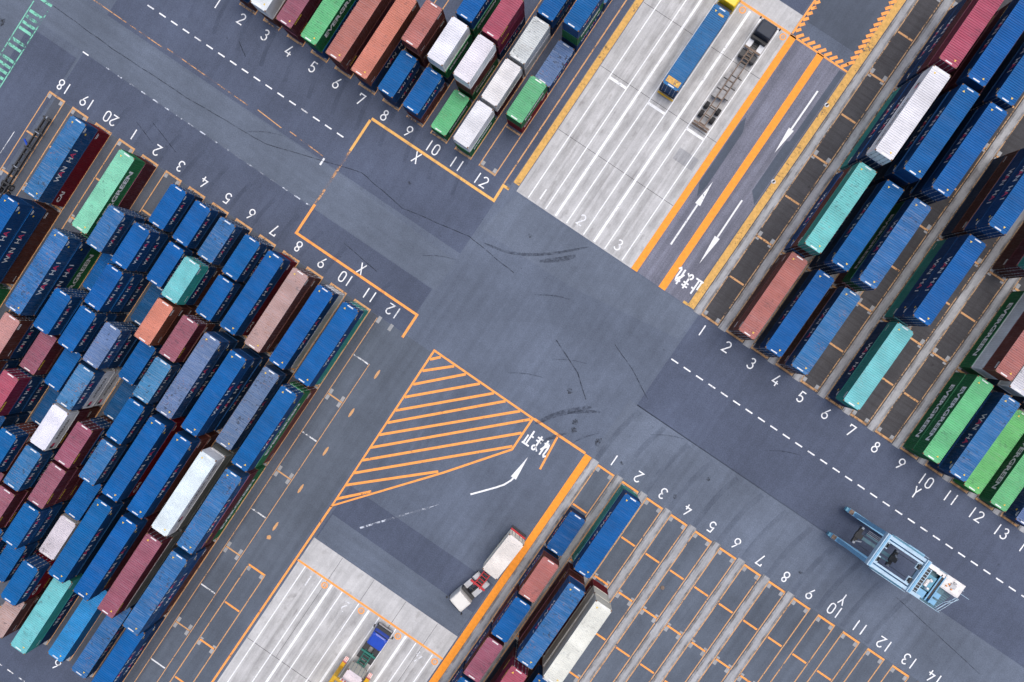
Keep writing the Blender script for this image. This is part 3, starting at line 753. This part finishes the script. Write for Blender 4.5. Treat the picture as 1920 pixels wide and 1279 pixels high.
BLK = {'XL': 'lower left block', 'XU': 'upper middle block', 'YU': 'right block', 'YL': 'bottom middle block'}
ORD = ['first','second','third','fourth','fifth','sixth','seventh','eighth','ninth','tenth']
cols = {}
for s in S: cols.setdefault((s[0], s[1]), []).append(s)
for key, lst in cols.items():
    lst.sort(key=lambda s: s[3]*(6.57 if s[2] == 2 else 13.14))
    for n, (blk, row, kind, k, tiers, face) in enumerate(lst):
        L, H = DIM[kind]; y = 12.87+(6.57 if kind == 2 else 13.14)*k
        cx = X0[blk[0]]+4.038*row
        num = row if row > 0 else row+20
        north = blk[1] == 'U'
        # local +y end carries the doors
        door_south = (face == 'd') == north       # doors towards -y
        z = .02
        for ti, ck in enumerate(tiers):
            word = C[ck][0]; size = 'short' if kind == 2 else 'long'
            nt = len(tiers)
            pos = {1: 'alone on the ground'}.get(nt) or (f'topmost of {["","","two","three","four"][nt]}' if ti == nt-1 else ('at the bottom' if ti == 0 else ('second from the ground' if ti == 1 else 'third from the ground')))
            label = f'{word} {size} container {pos}, {ORD[n]} stack behind painted {num}, {BLK[blk]}'
            jx = random.uniform(-.04, .04); jy = random.uniform(-.05, .05); jr = random.uniform(-.0025, .0025)
            ya = y+jy
            if north: base = (cx+jx, ya+(L if door_south else 0), z)
            else: base = (cx+jx, -ya-(0 if door_south else L), z)
            if door_south and not north: base = (cx+jx, -ya, z)
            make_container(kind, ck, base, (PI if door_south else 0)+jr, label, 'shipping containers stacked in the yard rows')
            z += H+.012

# ------------------------------------------------------------------ wheels, trucks and trailers
def wheel(parent, x, y, r=.5, w=.30, z=None, name='wheel', rim='rim'):
    z = r if z is None else z
    e = link(name, None, parent); e.empty_display_size = .1
    b = MB(); h = w/2; b.lathe_x([(-h,r*.62),(-h,r*.93),(-h*.8,r),(h*.8,r),(h,r*.93),(h,r*.62)], x, y, z, 18); b.obj('tyre', 'tyre', e)
    b = MB(); b.lathe_x([(-h-.01,r*.25),(-h-.01,r*.60),(h+.01,r*.60),(h+.01,r*.25)], x, y, z, 14); b.obj('rim', rim, e)
    return e
def cab_shell(y0, y1, hw, z0, z1, slope=.25, n=0):
    """cab-over body: chamfered plan, leaning screen; front towards +y"""
    b = MB(); ch = .18
    def sec(z, dy, inn, c): return [(-hw+inn+c, y0+inn*.5, z), (hw-inn-c, y0+inn*.5, z), (hw-inn, y0+c+inn*.5, z), (hw-inn, y1-dy-c*1.6, z), (hw-inn-c*1.6, y1-dy, z), (-hw+inn+c*1.6, y1-dy, z), (-hw+inn, y1-dy-c*1.6, z), (-hw+inn, y0+c+inn*.5, z)]
    b.loft([sec(z0, 0, .03, ch*.5), sec(z0+.9, 0, 0, ch*.5), sec(z1-.25, slope*.8, .06, ch*.6), sec(z1-.06, slope+.06, .14, ch*.9), sec(z1, slope+.22, .28, ch)])
    return b
def tractor(label, loc, rz, cabmat, decks='plate_grey', fender=None, z1=2.95, sleeper=False, roofmat=None):
    """two-axle tractor, +y forwards, origin under the rear axle"""
    t = thing('truck', label, 'truck', loc, rz)
    b = MB(); b.box(-.45,-.33,-1.2,4.0,.72,.98); b.box(.33,.45,-1.2,4.0,.72,.98)
    for y in (-1.1,-.3,.6,1.6): b.box(-.33,.33,y,y+.14,.76,.94)
    b.obj('chassis_frame', 'black_steel', t)
    yc0, yc1 = 2.55, 4.75
    cab_shell(yc0, yc1, 1.22, .55, z1).obj('cab', cabmat, t)
    g = MB(); g.poly([(-1.0,yc1-.10,1.72),(1.0,yc1-.10,1.72),(.94,yc1-.26,z1-.36),(-.94,yc1-.26,z1-.36)]); g.poly([(-1.0,yc1+.004,1.45),(1.0,yc1+.004,1.45),(1.0,yc1-.09,1.72),(-1.0,yc1-.09,1.72)])
    g.box(-1.05,1.05,yc1-.27,yc1-.16,z1-.30,z1-.17); g.obj('windscreen', 'glass', t)
    b = MB(); b.box(-1.23,1.23,yc1-.15,yc1+.17,.42,.78); b.obj('bumper', 'black_steel', t)
    for s in (-1, 1):
        b = MB(); b.tube((s*1.15,yc1-.25,2.1),(s*1.5,yc1+.08,2.05),.03,6); b.box(*sorted((s*1.42,s*1.62)),yc1-.02,yc1+.12,1.65,2.25); b.obj('mirror', 'black_steel', t)
        b = MB(); b.box(*sorted((s*.62,s*1.14)),yc1+.14,yc1+.185,.55,.70); b.obj('headlight', 'mark_white', t)
    for s in (-1, 1):
        b = MB(); b.box(*sorted((s*.50,s*1.12)),1.15,2.05,.45,1.0); b.obj('fuel_tank', decks, t)
    b = MB(); b.box(-1.1,1.1,2.12,2.46,.75,1.9); b.obj('air_intake', 'black_steel', t)
    b = MB()
    for s in (-1, 1): b.box(*sorted((s*.46,s*1.2)),.72,2.1,1.18,1.21)
    b.obj('deck_plate', decks, t)
    for s in (-1, 1):
        b = MB(); b.prism_x([(-.62,.95),(-.40,1.13),(.40,1.13),(.62,.95),(.62,.99),(.42,1.17),(-.42,1.17),(-.62,.99)], *sorted((s*.55,s*1.2))); b.obj('mudguard', fender or 'black_steel', t)
    b = MB(); b.lathe_x([(-.02,.02),(-.02,.46),(.04,.46),(.04,.02)], 0, 0, 0, 20); b.v = [(y, z, 1.06+x) for x, y, z in b.v]; b.obj('fifth_wheel', 'black_steel', t)
    for s in (-1, 1): wheel(t, s*.88, 0, .5, .56); wheel(t, s*1.02, 3.75, .5, .30)
    return t
def skeletal_trailer(label, loc, rz, ln, mat='brown_steel', axles=2, gooseneck=None, beam=.42, bumper=None, kingpin=1.1, tail=.6, deck=False):
    """+y towards the kingpin; origin at the rear end on the ground"""
    t = thing('semi_trailer', label, 'trailer', loc, rz)
    b = MB()
    for s in (-1, 1): b.box(*sorted((s*beam,s*(beam+.14))),.05,ln-2.9,.92,1.22)
    for y in [.4+k*1.35 for k in range(int((ln-3)/1.35))]: b.box(-beam,beam,y,y+.10,.98,1.16)
    b.obj('main_beam', mat, t)
    b = MB()
    for s in (-1, 1): b.bar((s*(beam+.07),ln-2.9,1.12),(s*(beam+.07),ln-2.4,1.24),.14,.24); b.box(*sorted((s*beam,s*(beam+.14))),ln-2.4,ln,1.14,1.34)
    for k in range(5): b.box(-beam,beam,ln-2.3+k*.5,ln-2.2+k*.5,1.16,1.30)
    b.obj('gooseneck', gooseneck or mat, t)
    if deck:
        for x0, x1, y0, y1 in ((-.34,.34,4.6,6.3),(-.34,.34,6.4,7.9),(-1.1,-.52,4.3,5.5),(.52,1.1,4.9,6.4),(-1.1,-.52,5.6,7.1),(.52,1.1,6.5,8.0),(-1.0,-.52,7.2,8.3),(-.34,.34,8.0,9.2)):
            d = MB(); d.box(x0, x1, y0, y1, .99, 1.03); d.obj('deck_sheet', 'deck_sheet', t)
        for x0, x1, y in ((-1.12,-.5,4.22),(-1.12,-.5,5.55),(-1.12,-.5,7.15),(.5,1.12,4.8),(.5,1.12,6.45),(.5,1.12,8.06),(-.34,.34,6.33),(-.34,.34,7.93)):
            d = MB(); d.box(x0, x1, y, y+.11, .90, 1.06); d.obj('outrigger', 'black_steel', t)
    for y in (.15, ln-.35):
        b = MB(); b.box(-1.2,1.2,y-.14,y+.14,1.22 if y < 1 else 1.34,1.33 if y < 1 else 1.42); b.obj('bolster', mat, t)
    if bumper:
        b = MB(); b.box(-1.22,1.22,-.16,.06,.55,.80); b.obj('rear_bumper', bumper, t)
    for k in range(axles):
        y = tail+1.1+1.35*k
        b = MB(); b.tube((-.95,y,.5),(.95,y,.5),.07,8); b.obj('axle', 'black_steel', t)
        for s in (-1, 1): wheel(t, s*.90, y, .5, .56)
    for s in (-1, 1):
        b = MB(); b.box(*sorted((s*(beam+.16),s*(beam+.30))),ln-4.2,ln-4.05,.25,1.0); b.box(*sorted((s*(beam+.06),s*(beam+.40))),ln-4.28,ln-3.97,.18,.25); b.obj('landing_leg', 'black_steel', t)
    return t

# yellow truck with a long blue container, upper concrete lanes
tractor('yellow cab truck at the top edge pulling the long blue container', (-4.36, 45.4, 0), 0, 'cab_yellow')
skeletal_trailer('trailer with yellow rear bumper under the long blue container', (-4.36, 34.15, 0), 0, 12.3, 'black_steel', bumper='yellow_steel')
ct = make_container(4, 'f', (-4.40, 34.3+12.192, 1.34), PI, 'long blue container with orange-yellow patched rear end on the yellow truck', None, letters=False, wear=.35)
b = MB(); b.rect(-.98, .98, 12.192-1.25, 12.192-.42, 2.886); b.rect(-.7, .1, .75, 1.05, 2.886); b.obj('roof_patch', 'yellow', ct)
# dark-cab truck with an empty skeletal trailer
tractor('dark blue cab truck with white deck plates and no container', (1.86, 44.4, 0), 0, 'cab_dark', 'plate_white', 'black_steel')
skeletal_trailer('empty brown skeletal trailer hitched to the dark blue cab truck', (1.86, 33.2, 0), 0, 12.4, 'brown_steel', bumper='brown_steel', beam=.36, deck=True)
# white truck turning out with a white container on a red trailer
a1 = R(176.3)
def along(o, a, d, s=0): return (o[0]-math.sin(a)*d+math.cos(a)*s, o[1]+math.cos(a)*d+math.sin(a)*s)
rear = (12.62, -26.3)
skeletal_trailer('red trailer under the white container of the turning white truck', (*rear, 0), a1, 9.6, 'red_steel', axles=2, bumper='black_steel', tail=.8)
cp = along(rear, a1, 6.3)
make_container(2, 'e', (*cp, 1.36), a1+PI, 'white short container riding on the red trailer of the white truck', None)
kp = along(rear, a1, 8.6)
tractor('white cab truck turning by the orange band with grey deck plates', (*kp, 0), a1-R(11), 'cab_white', 'plate_grey', 'plate_grey')
# blue-cab truck under the yellow straddling frame at the bottom edge
t2 = tractor('blue cab truck on the lower concrete lanes facing the road', (4.88, -53.0, 0), 0, 'cab_blue', 'black_steel')
b = MB(); b.prism_x([(4.0,2.30),(4.95,1.55),(5.02,.9),(5.06,.9),(5.0,1.62),(4.02,2.40)], -1.16, 1.16); b.obj('front_panel', 'black_steel', t2)
b = MB(); b.box(-1.1, 1.1, 4.78, 5.1, 1.0, 1.3); b.box(-.9, .9, 4.5, 4.62, 2.02, 2.1); b.obj('grille', 'plate_grey', t2)
skeletal_trailer('green skeletal trailer behind the blue cab truck', (4.88, -64.3, 0), 0, 12.4, 'teal_steel', beam=.5)
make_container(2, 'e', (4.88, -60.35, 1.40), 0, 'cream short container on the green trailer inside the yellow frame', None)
yg = thing('gantry_carrier', 'yellow straddling lift frame with striped red and white end boards at the bottom edge', 'straddle carrier', (4.78, -60.2, 0))
for s in (-1, 1):
    b = MB(); b.box(*sorted((s*1.72, s*2.28)), -5.2, 5.3, .95, 2.1); b.obj('side_beam', 'yellow_steel', yg)
    e = MB()
    for k in range(6): e.box(*sorted((s*1.68, s*2.32)), 5.32+.0*k, 5.36, .55+.25*k, .80+.25*k, k % 2)
    for k in range(5): e.box(*sorted((s*1.72+.11*k*s, s*1.72+.11*(k+1)*s)), 5.37, 6.0, 1.55, 1.62, k % 2)
    e.obj('striped_board', ['stripe_white', 'stripe_red'], yg)
    for y in (-4, -1.4, 1.4, 4): wheel(yg, s*2.0, y, .62, .5)
    for y in (-4.2, 4.2): b = MB(); b.box(*sorted((s*1.78, s*2.22)), y, y+.5, 2.1, 5.2); b.obj('leg', 'yellow_steel', yg)
b = MB(); b.box(-1.72, 1.72, 4.2, 4.6, 4.75, 5.15); b.obj('crossbeam', 'yellow_steel', yg)
b = MB(); b.box(-1.72, 1.72, -4.15, -3.75, 4.75, 5.15); b.obj('crossbeam', 'yellow_steel', yg)
b = MB(); b.box(-1.15, 1.15, 2.0, 2.5, 4.3, 4.6); b.box(-1.15, 1.15, -3.0, -2.6, 4.3, 4.6); b.box(-.3, .3, -2.6, 2.0, 4.32, 4.6); b.obj('spreader', 'yellow_steel', yg)
b = MB()
for k in range(12): b.box(-1.3+.217*k, -1.3+.217*(k+1), 4.62, 4.70, 4.72, 5.2, k % 2)
b.obj('striped_board', ['stripe_white', 'stripe_red'], yg)
# narrow black chassis parked in slot 18
t = thing('container_chassis', 'narrow black container chassis lying in the empty slot behind painted 18', 'trailer', (-74.45, -30.6, 0))
b = MB()
for s in (-1, 1): b.box(*sorted((s*.28, s*.42)), 0, 15.0, .7, 1.05)
for k in range(11): b.box(-.28, .28, .4+1.4*k, .55+1.4*k, .75, 1.0)
b.obj('main_beam', 'black_steel', t)
for y in (1.2, 4.0, 6.6, 9.8, 12.6, 14.8): b = MB(); b.box(-.62, .62, y-.12, y+.12, .98, 1.12); b.obj('bolster', 'black_steel', t)
for y in (2.2, 6.7, 12.4): b = MB(); b.box(-.32, .32, y-.06, y+.06, 1.13, 1.2); b.obj('twist_lock', 'zinc', t)
for y in (2.6, 3.7):
    for s in (-1, 1): wheel(t, s*.62, y, .45, .3)
b = MB(); b.bar((-1.25, 10.6, .9), (-.4, 10.1, .9), .22, .2); b.obj('hose_box', 'cab_blue', t)
b = MB(); b.lathe_x([(-.1,.05),(-.1,.25),(.1,.25),(.1,.05)], 0, 14.9, 1.0, 12); b.obj('coupling', 'zinc', t)

# ------------------------------------------------------------------ blue straddle carrier
sc = thing('straddle_carrier', 'tall pale blue straddle carrier parked in the road by painted 10', 'straddle carrier', (51.3, -.42, 0))
for s in (-1, 1):
    y = s*2.05
    b = MB(); b.box(-4.1, 4.3, y-.33, y+.33, 1.25, 1.95)
    for x in (-2.6, -.2, 2.0): b.box(x-.05, x+.05, y-.36, y+.36, 1.22, 1.98)
    b.obj('sill_beam', 'sc_blue', sc)
    b = MB(); b.box(-4.45, -4.1, y-.26, y+.26, 1.1, 1.7); b.obj('bumper', 'sc_teal', sc)
    b = MB(); b.tube((-4.2, y-s*.1, 1.35), (-3.5, y-s*.1, 2.25), .05, 6); b.box(-4.05, -3.45, y-.30, y+.30, 1.97, 2.08); b.obj('wheel_guard', 'brown_steel', sc)
    for x in (-3.3, -1.2, 1.3, 3.4):
        e = link('wheel', None, sc); e.location = (x, y, .72); e.rotation_euler = (0, 0, PI/2); e.empty_display_size = .1
        w = MB(); w.lathe_x([(-.2,.45),(-.2,.68),(-.14,.72),(.14,.72),(.2,.68),(.2,.45)], 0, 0, 0, 20); w.obj('tyre', 'tyre', e)
        w = MB(); w.lathe_x([(-.21,.15),(-.21,.44),(.21,.44),(.21,.15)], 0, 0, 0, 14); w.obj('rim', 'rim', e)
        f = MB(); f.box(x-.18, x+.18, y-.34, y+.34, 1.0, 1.25); f.obj('wheel_fork', 'sc_blue', sc)
    for x in (-2.95, 2.75):
        b = MB(); b.box(x-.27, x+.27, y-.24, y+.24, 1.95, 11.55); b.obj('leg', 'sc_blue', sc)
    b = MB(); b.box(-2.66, 2.46, y-.21, y+.21, 11.45, 12.05); b.obj('top_girder', 'sc_pale', sc)
    b = MB(); b.box(-2.3, 2.2, y+s*.30-.09, y+s*.30+.09, 11.2, 11.42); b.obj('walkway', 'sc_teal', sc)
    b = MB()
    for z in (11.9, 12.4): b.tube((-2.4, y+s*.44, z), (2.4, y+s*.44, z), .025, 5)
    for k in range(6): b.tube((-2.4+.96*k, y+s*.44, 11.4), (-2.4+.96*k, y+s*.44, 12.4), .025, 5)
    b.obj('railing', 'sc_pale', sc)
    b = MB(); b.box(.2, 2.45, y+s*.20-.3, y+s*.20+.36, 9.9, 11.2); b.obj('side_tank', 'sc_blue', sc)
    b = MB(); b.box(-2.5, 2.4, y-.14, y+.14, 5.2, 5.5); b.obj('side_brace', 'sc_blue', sc)
for x, m in ((-2.95, 'sc_pale'), (2.75, 'sc_pale')):
    b = MB(); b.box(x-.27, x+.27, -2.31, 2.31, 11.56, 12.3); b.obj('crossbeam', m, sc)
    b = MB(); b.box(x-.12, x+.12, -2.25, 2.25, 12.31, 12.40); b.obj('cable_tray', 'sc_blue', sc)
    for yy in (-1.0, 1.0):
        d = 1 if x < 0 else -1
        b = MB(); b.box(*sorted((x+d*.28, x+d*.85)), yy-.42, yy+.42, 11.7, 11.85); b.obj('sheave_bracket', 'sc_pale', sc)
        b = MB(); b.box(*sorted((x+d*.34, x+d*.50)), yy-.36, yy+.36, 11.86, 12.0); b.lathe_x([(-.06,.05),(-.06,.28),(.06,.28),(.06,.05)], x+d*.66, yy, 12.0, 14); b.obj('sheave', 'black_steel', sc)
        b = MB(); b.tube((x+d*.66, yy, 11.9), (x+d*.66, yy, 5.8), .025, 5); b.obj('hoist_rope', 'rope', sc)
# inner hoist frame
for s in (-1, 1):
    b = MB(); b.box(-2.6, 2.4, s*1.55-.12, s*1.55+.12, 11.7, 12.02); b.obj('hoist_rail', 'sc_pale', sc)
# spreader
sp = link('spreader', None, sc)
b = MB(); b.box(-2.3, 2.3, -.22, .22, 5.3, 5.65); b.box(-2.2, 0, .55, .75, 5.35, 5.6); b.box(0, 2.2, -.75, -.55, 5.35, 5.6); b.obj('spreader_beam', 'deck_teal', sp)
for x in (-2.95, 2.35):
    b = MB(); b.box(x-.25, x+.25, -1.2, 1.2, 5.2, 5.6); b.box(x-.5, x+.5, -.35, .35, 5.6, 5.9); b.obj('end_beam', 'black_steel', sp)
    for yy in (-1.05, .1, 1.1): b = MB(); b.box(x-.2, x+.12, yy-.14, yy+.14, 5.62, 5.78); b.obj('spreader_fitting', 'zinc', sp)
b = MB(); b.tube((-2.9, -.8, 5.7), (-2.2, -.5, 5.75), .1, 8); b.tube((2.3, .6, 5.7), (2.8, .2, 5.8), .12, 8); b.obj('cylinder', 'zinc', sp)
for k in range(3):
    b = MB(); b.tube((-2.3, .85+.2*k, 5.9), (-.3, .85+.2*k, 5.9), .03, 5); b.obj('guide_rail', 'zinc', sp)
# machinery deck
sc_before = set(o.name for o in bpy.data.objects)
b = MB(); b.box(3.05, 6.55, -2.31, 2.20, 10.3, 10.42); b.obj('machinery_deck', 'deck_teal', sc)
for y in (-2.25, 2.1): b = MB(); b.box(3.02, 6.5, y-.08, y+.08, 10.0, 10.30); b.obj('deck_beam', 'sc_blue', sc)
b = MB(); b.box(3.15, 3.75, -1.75, 1.55, 10.42, 11.6); b.obj('radiator', 'black_steel', sc)
b = MB()
for k in range(9): b.box(3.16, 3.74, -1.72+.39*k, -1.66+.39*k, 11.61, 11.68)
b.box(3.12, 3.20, -1.75, 1.55, 11.61, 11.67); b.box(3.70, 3.78, -1.75, 1.55, 11.61, 11.67); b.obj('radiator_grille', 'sc_pale', sc)
b = MB(); b.box(3.85, 4.9, -.9, 1.0, 10.42, 11.15); b.obj('engine', 'sc_teal', sc)
b = MB(); b.tube((4.15, -.55, 11.35), (4.15, .35, 11.35), .20, 12); b.tube((4.5, .35, 11.4), (4.2, .5, 11.4), .17, 10); b.tube((4.35, -.72, 11.35), (4.35, -.6, 11.9), .13, 10); b.obj('exhaust_silencer', 'sc_white', sc)
b = MB(); b.box(3.9, 4.75, -2.0, -1.05, 10.42, 11.3); b.obj('control_cabinet', 'sc_blue', sc)
b = MB(); b.box(3.1, 4.4, 1.62, 2.15, 10.42, 11.5); b.box(4.5, 5.4, 1.55, 2.1, 10.42, 11.2); b.obj('fuel_tank', 'sc_white', sc)
b = MB(); b.box(3.3, 4.5, -2.25, -1.85, 11.0, 11.35); b.obj('air_filter', 'sc_pale', sc)
b = MB()
for k in range(7): b.box(5.05, 5.12, -2.0+.6*k, -1.9+.6*k, 10.45, 11.1)
b.box(5.02, 5.15, -2.0, 1.8, 11.1, 11.2); b.box(5.45, 5.55, -2.0, 1.8, 11.1, 11.2); b.obj('pipe_rack', 'sc_blue', sc)
b = MB(); b.box(5.15, 5.45, -1.6, 1.7, 10.45, 11.05); b.obj('pump_bank', 'black_steel', sc)
for y in (-1.6, -.7): b = MB(); b.box(5.55, 6.25, y-.33, y+.33, 10.45, 11.0); b.obj('cabinet', 'sc_blue', sc)
# cab
cab = link('cab', None, sc)
b = MB(); b.box(5.75, 7.75, .45, 2.15, 8.75, 10.6); b.obj('cab_body', 'sc_pale', cab)
b = MB(); b.box(7.76, 7.79, .55, 2.05, 9.3, 10.45); b.box(5.95, 7.55, .42, .445, 9.3, 10.4); b.box(5.95, 7.55, 2.155, 2.18, 9.3, 10.4); b.obj('cab_window', 'glass', cab)
b = MB(); b.loft([[(5.68,.38,10.62),(7.85,.38,10.62),(7.85,2.22,10.62),(5.68,2.22,10.62)], [(5.68,.38,10.74),(7.85,.38,10.74),(7.85,2.22,10.74),(5.68,2.22,10.74)], [(5.9,.6,10.82),(7.65,.6,10.82),(7.65,2.0,10.82),(5.9,2.0,10.82)]]); b.obj('cab_roof', 'sc_white', cab)
b = MB(); b.box(6.4, 7.0, 1.1, 1.6, 10.83, 11.05); b.box(6.6, 6.9, 1.65, 1.9, 10.83, 10.98); b.obj('air_conditioner', 'plate_grey', cab)
for x, y in ((6.15, .95), (6.3, 1.3), (6.75, .9)): b = MB(); b.tube((x, y, 10.83), (x, y, 11.0), .09, 8); b.obj('beacon', 'amber', cab)
b = MB(); b.tube((7.8, 1.1, 10.5), (9.1, 1.1, 10.3), .03, 5); b.tube((7.8, 1.6, 10.5), (8.1, 1.6, 10.5), .03, 5); b.obj('antenna', 'sc_pale', cab)
# stair and rails at the cab end
def rail(pts, parent=sc):
    b = MB()
    for z in (.5, 1.0):
        for a, c in zip(pts, pts[1:]): b.tube((a[0], a[1], a[2]+z), (c[0], c[1], c[2]+z), .028, 5)
    for p in pts: b.tube(p, (p[0], p[1], p[2]+1.0), .028, 5)
    b.obj('railing', 'sc_pale', parent)
rail([(3.1,-2.28,10.42),(4.2,-2.28,10.42),(5.4,-2.28,10.42),(6.5,-2.28,10.42),(7.3,-2.28,9.6)])
rail([(6.5,-2.0,10.42),(6.9,-.9,10.42),(7.4,-.2,10.42),(7.7,.4,10.42)])
rail([(7.1,-2.28,9.6),(7.5,-1.2,9.6),(7.8,-.2,9.6),(8.0,.42,9.6)])
rail([(3.1,2.18,10.42),(4.4,2.18,10.42),(5.6,2.18,10.42)])
b = MB()
for k in range(9): b.box(6.58, 7.2+.05*k, -2.2+.28*k, -2.0+.28*k, 9.58+.03*k, 9.62+.03*k)
b.obj('stair', 'deck_teal', sc)
b = MB()
for s in (-.2, .2): b.tube((6.3+s, -2.35, 1.2), (6.3+s, -2.35, 10.3), .03, 5)
for k in range(28): b.tube((6.1, -2.35, 1.4+.32*k), (6.5, -2.35, 1.4+.32*k), .02, 5)
b.obj('ladder', 'sc_pale', sc)

for o in bpy.data.objects:
    if o.name not in sc_before and o.type == 'MESH':
        for v in o.data.vertices: v.co.x = 3.02+(v.co.x-3.02)*1.21
# ------------------------------------------------------------------ small fittings on the ground
def bollard(x, y, label):
    t = thing('bollard', label, 'bollard', (x, y, 0), 0, 'small posts on the ground')
    b = MB(); b.tube((0,0,0), (0,0,.5), .12, 12); b.obj('post', 'black_steel', t)
    b = MB(); b.ring(0, 0, .12, .30, .03, 20); b.obj('base_ring', 'plate_white', t)
bollard(14.34, 45.2, 'dark post with pale ring on the yellow band near the toothed border')
bollard(14.28, 32.8, 'dark post with pale ring halfway along the right yellow band')
t = thing('drain_cover', 'small dark round cover in the empty slot row behind painted 5, bottom right', 'drain cover', (33.33, -21.58, 0))
b = MB(); b.lathe_x([(0,.02),(0,.30),(.09,.26),(.10,.02)], 0, 0, 0, 18); b.v = [(y, z, x+.012) for x, y, z in b.v]; b.obj('lid', 'brown_steel', t)

# ------------------------------------------------------------------ camera
H = 109.838
right = Vector((.82716018, .55990014, -.04814425)); down = Vector((.56131125, -.82729363, .02269204)); fwd = Vector((-.02712415, -.04579386, -.9985826))
cam = bpy.data.cameras.new('camera'); co = bpy.data.objects.new('camera', cam); COL.objects.link(co)
m3 = Matrix((right, -down, -fwd)).transposed()
co.matrix_world = Matrix.Translation((0, 0, H)) @ m3.to_4x4()
cam.sensor_width = 36; cam.lens = 1490/1920*36; cam.clip_end = 2000; cam.clip_start = 1
scene.camera = co

# ------------------------------------------------------------------ light
SUN_EL, SUN_AZ = R(74), R(20)        # azimuth measured from +y towards +x
w = bpy.data.worlds.new('World'); scene.world = w; w.use_nodes = True; nt = w.node_tree; nt.nodes.clear()
sky = nt.nodes.new('ShaderNodeTexSky'); sky.sky_type = 'NISHITA'; sky.sun_disc = False
sky.sun_elevation = SUN_EL; sky.sun_rotation = SUN_AZ; sky.air_density = 1.0; sky.dust_density = 4.0; sky.ozone_density = 0.0
bg = nt.nodes.new('ShaderNodeBackground'); bg.inputs[1].default_value = .13; ow = nt.nodes.new('ShaderNodeOutputWorld')
nt.links.new(sky.outputs[0], bg.inputs[0]); nt.links.new(bg.outputs[0], ow.inputs[0])
sl = bpy.data.lights.new('sun', 'SUN'); sl.energy = 1.4; sl.angle = R(48); sl.color = (1, .955, .885)
so = bpy.data.objects.new('sun', sl); COL.objects.link(so)
sd = Vector((math.sin(SUN_AZ)*math.cos(SUN_EL), math.cos(SUN_AZ)*math.cos(SUN_EL), math.sin(SUN_EL)))
so.rotation_euler = sd.to_track_quat('Z', 'Y').to_euler(); so.location = sd*150
scene.view_settings.view_transform = 'Standard'; scene.view_settings.look = 'None'; scene.view_settings.gamma = 1
scene.view_settings.exposure = 0.27
scene.cycles.max_bounces = 6; scene.cycles.transparent_max_bounces = 12
